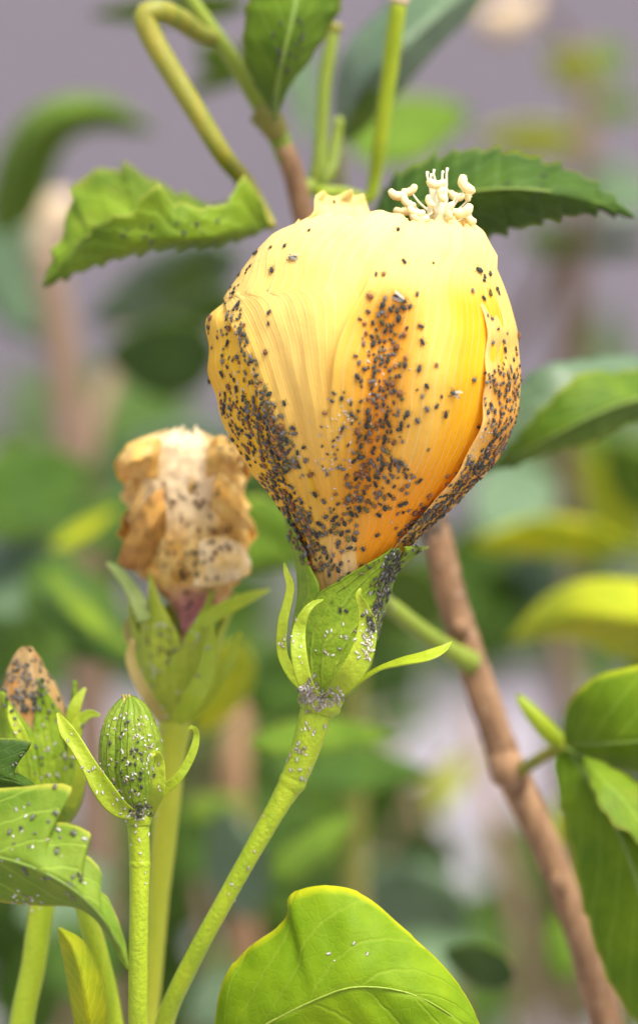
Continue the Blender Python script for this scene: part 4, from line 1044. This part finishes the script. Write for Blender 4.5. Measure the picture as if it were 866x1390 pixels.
def bug_data(plump, seed, legs=True, slim=1.0):
    """one aphid, one unit long, head towards +x, belly on z = 0"""
    rng = random.Random(seed)
    V, F, mi = [], [], []
    prof = [(-.50, .05, .04), (-.44, .14, .12), (-.32, .22, .19), (-.14, .27, .23), (.06, .24, .20), (.22, .17, .15), (.32, .14, .12), (.40, .11, .10), (.46, .06, .06)]
    ns = 12
    bend = rng.uniform(-.12, .12)
    for x, w, h in prof:
        for j in range(ns):
            a = 2 * math.pi * j / ns
            q = 1 + .025 * rng.uniform(-1, 1)
            V.append((x, math.cos(a) * w * plump * slim * q + bend * (x * x * 2 - .2), .20 + math.sin(a) * h * plump * .9 * q))
    for k_ in range(len(prof) - 1):
        for j in range(ns):
            a, b = k_ * ns + j, k_ * ns + (j + 1) % ns
            F.append((a, a + ns, b + ns, b)); mi.append(0)
    V.append((-.56, bend * .4, .20)); V.append((.49, bend * .3, .19))
    e0, e1 = len(V) - 2, len(V) - 1
    last = (len(prof) - 1) * ns
    for j in range(ns):
        F.append((e0, j, (j + 1) % ns)); mi.append(0)
        F.append((e1, last + (j + 1) % ns, last + j)); mi.append(0)
    def stick(p, q, r0, r1):
        p, q = Vector(p), Vector(q)
        d = (q - p).normalized()
        s = d.cross(Vector((0.1, .2, 1))).normalized(); u = d.cross(s)
        b0 = len(V)
        for c, r in ((p, r0), (q, r1)):
            for j in range(3):
                a = 2 * math.pi * j / 3
                V.append(tuple(c + s * math.cos(a) * r + u * math.sin(a) * r))
        for j in range(3):
            F.append((b0 + j, b0 + (j + 1) % 3, b0 + 3 + (j + 1) % 3, b0 + 3 + j)); mi.append(1)
    if legs:
        for sgn in (-1, 1):
            for x0, x1, x2 in ((.24, .38, .46), (.12, .14, .20), (.0, -.18, -.40)):
                j_ = rng.uniform(-.06, .06)
                kn = (x1 + j_, sgn * (.34 * plump + .04), .30)
                stick((x0, sgn * .12, .17), kn, .032, .026)
                stick(kn, (x2 + j_, sgn * (.46 * plump + .10), .0), .026, .018)
            stick((.45, sgn * .04, .22), (.62, sgn * .16, .30), .014, .010)
            stick((.62, sgn * .16, .30), (.40, sgn * .34, .26), .010, .008)
            stick((-.36, sgn * .12, .30), (-.52, sgn * .17, .40), .022, .014)
    return np.array(V), F, mi

def skin_data(seed):
    """a shrivelled empty skin: bent split husk with stiff little legs"""
    rng = random.Random(seed)
    V, F, mi = bug_data(.75, seed, True)
    V = V.copy()
    V[:, 1] += .22 * (V[:, 0] ** 2) * rng.choice((-1, 1))
    V[:, 2] *= .8
    for i in range(len(V)):
        V[i] += np.array([rng.uniform(-.03, .03), rng.uniform(-.04, .04), rng.uniform(-.03, .03)])
    return V, F, [0] * len(F)

PROTO = {}
def proto(name, key, data, m0, m1):
    V, F, mi = data
    me = bpy.data.meshes.new(name)
    me.from_pydata([tuple(v) for v in V], [], F)
    me.polygons.foreach_set('use_smooth', [True] * len(F))
    me.materials.append(m0); me.materials.append(m1)
    me.polygons.foreach_set('material_index', mi)
    me.update()
    PROTO[key] = (me, V, F, mi, m0, m1)
BUGC = ['dark', 'grey', 'olive', 'brown']
for c in BUGC:
    for q in range(3):
        proto('aphid', (c, q), bug_data((1.0, .86, 1.12)[q] * (1.25 if c == 'brown' else 1), 10 + q + 7 * BUGC.index(c)), M['bug_' + c], M['bug_leg'])
for c in ('white', 'tan'):
    for q in range(3):
        proto('cast_skin', (c, q), skin_data(60 + q), M['skin_' + c], M['skin_' + c])

# surfaces they sit on, in world space
def bvh_of(roots):
    V, F = [], []
    for r_ in roots:
        st = list(r_.children)
        while st:
            o = st.pop(); st += list(o.children)
            if o.type != 'MESH': continue
            b = len(V)
            V += [v.co.copy() for v in o.data.vertices]      # every mesh here is laid out in world coordinates
            F += [tuple(b + i for i in p.vertices) for p in o.data.polygons]
    return BVHTree.FromPolygons(V, F)
TREE = bvh_of([flower, wf, bud, ob, ll, ls, lf, br])
EYE = Vector(cam.location)
def cast(px, py):
    d = (Vector(W(px, py, 0)) - EYE).normalized()
    h = TREE.ray_cast(EYE, d, 1.2)
    if h[0] is None: return None
    n = h[1] if h[1].dot(d) < 0 else -h[1]
    return h[0], n
rb_ = random.Random(23)
BUGS = []      # (kind, colour, size px, point, normal, spin, zone, px, py)
GRID = {}
def free(p, r):
    kx, ky = int(p[0] // 12), int(p[1] // 12)
    for i in (-1, 0, 1):
        for j in (-1, 0, 1):
            for (x, y, q) in GRID.get((kx + i, ky + j), ()):
                if math.hypot(x - p[0], y - p[1]) < (q + r): return False
    GRID.setdefault((kx, ky), []).append((p[0], p[1], r))
    return True
def pick(weights):
    t = rb_.random() * sum(w for _, w in weights)
    for c, w in weights:
        t -= w
        if t <= 0: return c
    return weights[-1][0]
DARK = [('dark', 52), ('grey', 25), ('olive', 12), ('brown', 11)]
MIXED = [('dark', 38), ('grey', 30), ('olive', 14), ('brown', 18)]
WHITE = [('white', 75), ('tan', 25)]
SPECK = [('tan', 60), ('white', 40)]
def add(px, py, size, col, kind, zone, spin=None, r=None, pack=1.0):
    size *= .82 if kind == 'aphid' else .74
    if not free((px, py), (.34 if kind == 'aphid' else .28) * size * pack if r is None else r): return False
    h = cast(px, py)
    if h is None: return False
    if spin is None:
        spin = rb_.gauss(0, 46) + (180 if rb_.random() < .35 else 0)
    BUGS.append((kind, col, size, h[0], h[1], spin, zone, px, py))
    return True
def band(zone, line, sig, n, size, cols, kind='aphid', one_sided=False, pack=1.0):
    line = np.array(line, float)
    for _ in range(n):
        for _try in range(6):
            q = rb_.random() * (len(line) - 1)
            i = min(int(q), len(line) - 2); f = q - i
            p = line[i] * (1 - f) + line[i + 1] * f
            t = line[i + 1] - line[i]; t = t / (np.linalg.norm(t) + 1e-9)
            o = rb_.gauss(0, sig)
            if one_sided: o = -abs(o)
            x, y = p[0] - t[1] * o + rb_.gauss(0, 2), p[1] + t[0] * o
            s = rb_.uniform(*size) * rb_.choice((1.0, 1.0, 1.12, .9, .7, .62))
            if add(x, y, s, pick(cols), kind, zone, pack=pack): break

# lone ones first
for px, py, s, c, sp, where in [
    (420, 313, 8, 'dark', 10, 'lone {c} aphid high on the broad petal, below the crumpled rear tip'),
    (387, 334, 9, 'dark', 20, 'lone {c} aphid on the shoulder of the petal, beside the winged aphid'),
    (368, 336, 8, 'olive', 80, 'small {c} aphid lying crosswise at the petal shoulder'),
    (348, 344, 13, 'dark', -55, 'long {c} aphid slanting at the top edge of the petal shoulder'),
    (370, 367, 14, 'dark', 40, 'plump {c} aphid below the winged aphid on the petal shoulder'),
    (325, 365, 7, 'brown', 0, 'tiny {c} aphid at the very outline of the petal shoulder'),
    (454, 265, 8, 'dark', 70, 'upper of two {c} aphids on the crumpled rear petal tip'),
    (453, 274, 8, 'dark', 10, 'lower of two {c} aphids on the crumpled rear petal tip'),
    (540, 312, 10, 'dark', -20, 'lone {c} aphid just below the pale stamens'),
    (548, 355, 11, 'dark', 25, 'lone {c} aphid in the pale middle of the flower, under the stamens'),
    (588, 357, 6, 'olive', 0, 'tiny {c} speck of an aphid on bare pale petal, below the stamens'),
    (649, 367, 15, 'dark', 60, 'big {c} aphid above the notch where the rolled petal begins'),
    (366, 424, 10, 'dark', -35, 'upper of two lone {c} aphids on the bare broad petal'),
    (365, 439, 8, 'dark', 15, 'lower of two lone {c} aphids on the bare broad petal'),
    (361, 478, 10, 'brown', 0, 'lone {c} aphid on bare petal beside the crease crowd'),
    (538, 402, 14, 'dark', 82, 'large {c} aphid lying crosswise above the orange hollow'),
    (510, 372, 9, 'dark', -20, 'small {c} aphid on the petal edge above the orange hollow'),
    (521, 372, 9, 'brown', 20, 'pale {c} aphid beside a dark one above the orange hollow'),
    (502, 402, 13, 'brown', 60, 'swollen round {c} aphid on the petal edge above the orange hollow'),
    (604, 562, 14, 'dark', 10, 'large lone {c} aphid on the deep yellow fold, under the winged one'),
    (592, 551, 10, 'dark', -30, 'lone {c} aphid on the deep yellow fold, smaller of the pair'),
    (573, 538, 8, 'grey', -20, 'lone {c} aphid between the orange hollow and the deep yellow fold'),
    (547, 695, 7, 'dark', 10, 'lone {c} aphid low on the bare orange fold'),
    (581, 610, 7, 'olive', 0, 'lone {c} aphid in the middle of the deep yellow fold'),
    (386, 547, 11, 'dark', 20, 'lone {c} aphid on bare petal just off the dense side crowd'),
    (404, 614, 10, 'dark', -10, 'left straggler {c} aphid of a pair between the two crowds'),
    (413, 607, 9, 'dark', -60, 'tilted {c} aphid of a pair between the two crowds'),
    (428, 670, 13, 'dark', 5, 'large upright {c} aphid at the margin of the lower middle crowd'),
    (440, 680, 11, 'grey', 10, 'upright {c} aphid beside the lower middle crowd'),
    (573, 464, 13, 'dark', 25, '{c} aphid at the pale side of the orange hollow, level with its middle'),
    (569, 500, 14, 'dark', -10, 'plump {c} aphid standing apart on pale petal beside the orange hollow'),
    (571, 443, 12, 'dark', 65, '{c} aphid apart at the upper pale side of the orange hollow'),
    (577, 879, 9, 'grey', 70, '{c} aphid lying along the long spreading bract'),
    (462, 828, 10, 'dark', 0, '{c} aphid on the front of the green calyx between two bracts'),
    (470, 829, 9, 'dark', 60, 'second {c} aphid on the calyx front, beside another'),
]:
    where = where.replace('left straggler', 'upright straggler')
    names = {'dark': 'charcoal', 'grey': 'grey', 'olive': 'olive', 'brown': 'brown'}
    add(px, py, s, c, 'aphid', '=' + where.format(c=names[c]), sp, r=s * .36)
rim = [(float(FL.Rr(y)) - 3, float(y)) for y in range(500, 745, 6)]
band('in the crust under the rolled petal', rim[15:], 8, 300, (8, 13), MIXED, pack=.66)
band('on the outer rim of the rolled petal', rim[:18], 6, 48, (8, 12), MIXED, pack=.8)
band('on the pale rolled petal', [(656, 372), (668, 415), (686, 455), (692, 500)], 10, 22, (8, 13), DARK)
band('on the stained rolled petal', [(676, 500), (688, 545), (684, 590)], 14, 62, (8, 12), DARK, pack=.85)
band('on the orange underside of the rolled petal', [(650, 625), (600, 690), (548, 742)], 8, 70, (7, 12), MIXED, pack=.8)
band('on the yellow shoulder', [(310, 404), (322, 372), (338, 346)], 6, 12, (7, 12), DARK)
band('high on the lobed petal', [(288, 430), (300, 470), (318, 520)], 14, 30, (7, 13), DARK)
band('along the lobed petal crease', [(318, 410), (330, 470), (352, 530), (376, 600)], 6, 60, (8, 13), DARK, pack=.85)
band('in the lobed petal crowd', [(306, 530), (330, 570), (360, 620)], 17, 115, (8, 13), MIXED, pack=.8)
band('in the lobed petal crowd', [(340, 540), (368, 590), (390, 640)], 10, 130, (8, 13), MIXED, pack=.7)
band('in the stream at the flower base', [(362, 640), (392, 684), (412, 722), (424, 752)], 8, 170, (8, 13), MIXED, pack=.68)
band('atop the orange hollow', [(515, 408), (530, 440)], 17, 17, (8, 14), DARK)
band('in the upper orange hollow', [(528, 440), (515, 520)], 18, 62, (8, 14), DARK)
band('in the middle orange hollow', [(522, 520), (512, 600)], 22, 72, (8, 14), DARK)
band('at the foot of the orange hollow', [(530, 615), (484, 690)], 24, 110, (8, 13), MIXED, pack=.85)
band('beside the orange hollow', [(462, 520), (452, 640)], 15, 18, (6, 10), MIXED)
band('on the pale flower throat', [(474, 690), (448, 740), (434, 775)], 19, 58, (8, 14), DARK)
band('on the crusted sepal', [(540, 748), (524, 790), (506, 858)], 6, 130, (7, 11), [('grey', 45), ('dark', 45), ('olive', 10)], pack=.55)
band('on the broad front sepal', [(440, 800), (490, 775), (520, 760)], 12, 14, (6, 9), [('dark', 40), ('olive', 60)])
band('on the small speckled bud', [(166, 980), (176, 1030), (182, 1080)], 12, 34, (6, 9), [('grey', 45), ('dark', 55)])
band('under the small speckled bud', [(172, 1102), (205, 1098)], 5, 14, (6, 9), [('grey', 40), ('dark', 60)])
band('on the tan bud cone', [(36, 892), (34, 930), (40, 965)], 16, 90, (8, 11), [('grey', 55), ('dark', 45)], pack=.75)
band('on the half open bud sepals', [(60, 960), (70, 1050)], 26, 20, (6, 9), [('grey', 70), ('dark', 30)])
band('on the withered flower calyx', [(225, 820), (230, 900)], 22, 24, (6, 10), [('grey', 50), ('olive', 50)])
band('on the withered petals', [(270, 660), (265, 720), (290, 760), (240, 780)], 26, 60, (7, 12), [('brown', 40), ('dark', 60)])
band('on the jagged lobed leaf', [(20, 1110), (60, 1150), (110, 1200)], 26, 24, (7, 11), [('grey', 75), ('dark', 25)])
band('on the upright branch node leaf', [(370, 60), (420, 50)], 22, 16, (8, 12), [('dark', 100)])
band('on the folded toothed leaf', [(150, 320), (300, 300)], 8, 12, (8, 11), [('dark', 100)])
band('on the dark serrated leaf', [(680, 250), (760, 270)], 14, 7, (8, 11), [('dark', 100)])
# cast skins
band('round the calyx collar', [(408, 932), (420, 948), (440, 955), (466, 944)], 7, 150, (6, 10), [('white', 45), ('tan', 55)], 'cast_skin', pack=.55)
band('on the yellow flower upper stalk', [(424, 968), (408, 1020), (398, 1056)], 13, 26, (6, 9), WHITE, 'cast_skin')
band('on the yellow flower lower stalk', [(376, 1096), (300, 1232)], 9, 8, (5, 8), WHITE, 'cast_skin')
band('on the crusted sepal edge', [(536, 752), (520, 800), (508, 850), (497, 895)], 7, 60, (6, 9), [('white', 45), ('tan', 55)], 'cast_skin')
band('on the calyx front', [(430, 840), (455, 890), (480, 830)], 20, 20, (5, 9), WHITE, 'cast_skin')
band('on the slender calyx bract', [(386, 880), (394, 830)], 6, 9, (5, 8), WHITE, 'cast_skin')
band('on the small speckled bud', [(170, 965), (178, 1020), (186, 1085)], 22, 85, (5, 8), WHITE, 'cast_skin')
band('under the small speckled bud', [(172, 1104), (190, 1110), (206, 1098)], 5, 24, (5, 9), WHITE, 'cast_skin')
band('on the small bud bracts', [(90, 985), (130, 1060), (168, 1100)], 6, 12, (5, 8), WHITE, 'cast_skin')
band('on the small bud stalk', [(189, 1120), (190, 1200)], 11, 9, (5, 8), WHITE, 'cast_skin')
band('on the jagged lobed leaf', [(10, 1110), (60, 1150), (120, 1200)], 28, 18, (6, 12), WHITE, 'cast_skin')
band('on the lobed leaf lower rim', [(20, 1218), (60, 1226)], 6, 18, (5, 9), WHITE, 'cast_skin')
band('on the half open bud', [(50, 960), (70, 1060)], 26, 20, (6, 9), WHITE, 'cast_skin')
band('on the withered flower calyx', [(225, 840), (230, 940)], 24, 26, (6, 9), WHITE, 'cast_skin')
band('beside the orange hollow', [(470, 540), (456, 590), (450, 640)], 12, 50, (4, 7), SPECK, 'cast_skin')
band('in the orange hollow', [(520, 450), (505, 600), (470, 700)], 24, 46, (4, 7), SPECK, 'cast_skin')
band('on the lobed petal', [(310, 500), (350, 600), (400, 690)], 18, 46, (4, 7), SPECK, 'cast_skin')
band('on the rolled petal', [(672, 560), (650, 640), (560, 735)], 12, 46, (4, 7), SPECK, 'cast_skin')
band('on the bright foot leaf', [(350, 1290), (560, 1290)], 8, 4, (5, 8), WHITE, 'cast_skin')

def frame(n, spin, sz, p):
    """matrix for an insect on a surface: z along the normal, x (head) turned by spin from straight up"""
    up = Vector((0, 0, 1)) - n * n.z
    if up.length < 1e-3: up = Vector((1, 0, 0)) - n * n.x
    up.normalize()
    x = Matrix.Rotation(R(spin), 3, n) @ up
    y = n.cross(x)
    m3 = Matrix((x, y, n)).transposed()
    return Matrix.Translation(p - n * sz * .02) @ m3.to_4x4() @ Matrix.Scale(sz, 4)

CNAME = {'dark': 'charcoal', 'grey': 'grey', 'olive': 'olive', 'brown': 'brown', 'white': 'white', 'tan': 'tan'}
def pose(sp):
    a = abs((sp + 180) % 360 - 180)
    if a < 24: return 'head up'
    if a > 156: return 'head down'
    if 66 < a < 114: return 'lying crosswise'
    return 'slanting head up' if a <= 66 else 'slanting head down'
def sizew(s, kind):
    b = (7.1, 9.0) if kind == 'aphid' else (5.0, 6.4)
    return 'small' if s < b[0] else 'large' if s > b[1] else 'mid-sized'
ORD = ['uppermost'] + [w + ' highest' for w in ('second', 'third', 'fourth', 'fifth', 'sixth', 'seventh', 'eighth', 'ninth', 'tenth', 'eleventh', 'twelfth', 'thirteenth', 'fourteenth', 'fifteenth')]
def build(kind, limit, noun, group, stuff_name):
    mine = [b for b in BUGS if b[0] == kind]
    lone = [b for b in mine if b[6][0] == '=']
    rest = sorted([b for b in mine if b[6][0] != '='], key=lambda b: -b[2] * rb_.uniform(.85, 1.0))
    keep = lone + rest[:limit - len(lone)]
    left = rest[limit - len(lone):]
    sets = {}
    for b in keep:
        if b[6][0] != '=':
            sets.setdefault((sizew(b[2], kind), CNAME[b[1]], pose(b[5]), b[6]), []).append(b)
    lab = {}
    for (sw, cn, po, zo), bs in sets.items():
        bs.sort(key=lambda b: b[8])
        for i, b in enumerate(bs):
            what = f'{sw} {cn} {noun}'
            if len(bs) == 1: t = f'{what} {po}, {zo}'
            elif i == len(bs) - 1: t = f'lowest {what} {po}, {zo}'
            else: t = f'{ORD[min(i, 14)]} {what} {po}, {zo}'
            lab[id(b)] = t
    for i, b in enumerate(keep):
        me = PROTO[(b[1], rb_.randrange(3))][0]
        o = bpy.data.objects.new(kind if kind == 'aphid' else 'cast_skin', me)
        COL.objects.link(o)
        o.matrix_world = frame(b[4], b[5], b[2] * S, b[3])
        tag(o, b[6][1:] if b[6][0] == '=' else lab[id(b)], 'aphid' if kind == 'aphid' else 'aphid skin', group)
    # what is past the limit stays real geometry, as one mesh
    if left:
        V, F, mi, mats = [], [], [], []
        for b in left:
            me, pv, pf, pm, m0, m1 = PROTO[(b[1], rb_.randrange(3))]
            mt = np.array(frame(b[4], b[5], b[2] * S, b[3]))
            base = sum(len(v) for v in V)
            V.append(pv @ mt[:3, :3].T + mt[:3, 3])
            F += [tuple(base + i for i in f) for f in pf]
            for m_ in (m0, m1):
                if m_ not in mats: mats.append(m_)
            mi += [mats.index(m1 if q else m0) for q in pm]
        me = bpy.data.meshes.new(stuff_name)
        me.from_pydata([tuple(v) for v in np.concatenate(V)], [], F)
        me.polygons.foreach_set('use_smooth', [True] * len(F))
        for m_ in mats: me.materials.append(m_)
        me.polygons.foreach_set('material_index', mi)
        me.update()
        o = link(stuff_name, me)
        o['kind'] = 'stuff'
    print(kind, len(keep), len(left))
build('aphid', 296, 'aphid', 'aphids feeding on the flowers and buds', 'aphid_swarm')
build('cast_skin', 200, 'cast skin', 'cast skins stuck to the flowers and buds', 'skin_litter')

# winged adults
def winged(px, py, s, spin, label):
    p, n = cast(px, py)
    V, F, mi = bug_data(.72, 91)
    mt = frame(n, spin, s * S, p)
    root = thing('winged_aphid', label, 'aphid', p, 'aphids feeding on the flowers and buds')
    def put(name, v, f, m):
        a = np.array(mt)
        return mesh_obj(name, np.asarray(v) @ a[:3, :3].T + a[:3, 3], f, m, root)
    put('body', V, F, M['bug_dark'])
    for sg in (-1, 1):
        v, f = [], []
        for q in range(9):
            t = q / 8
            w = .17 * math.sin(math.pi * min(1, .1 + .9 * t)) ** .6
            cx, cy, cz = .12 - t * 1.05, sg * (.08 + .20 * t), .42 - .10 * t
            v += [(cx, cy - sg * w * .6, cz + .05), (cx, cy + sg * w, cz - .06)]
        for q in range(8):
            f.append((2 * q, 2 * q + 1, 2 * q + 3, 2 * q + 2))
        put('wing', v, f, M['wing'])
winged(398, 351, 15, 85, 'slender winged aphid lying crosswise on the shoulder of the broad petal')
winged(614, 533, 15, 80, 'winged aphid with pale wings on the deep yellow fold')
winged(545, 407, 16, -120, 'winged aphid at the upper pale edge of the orange hollow')
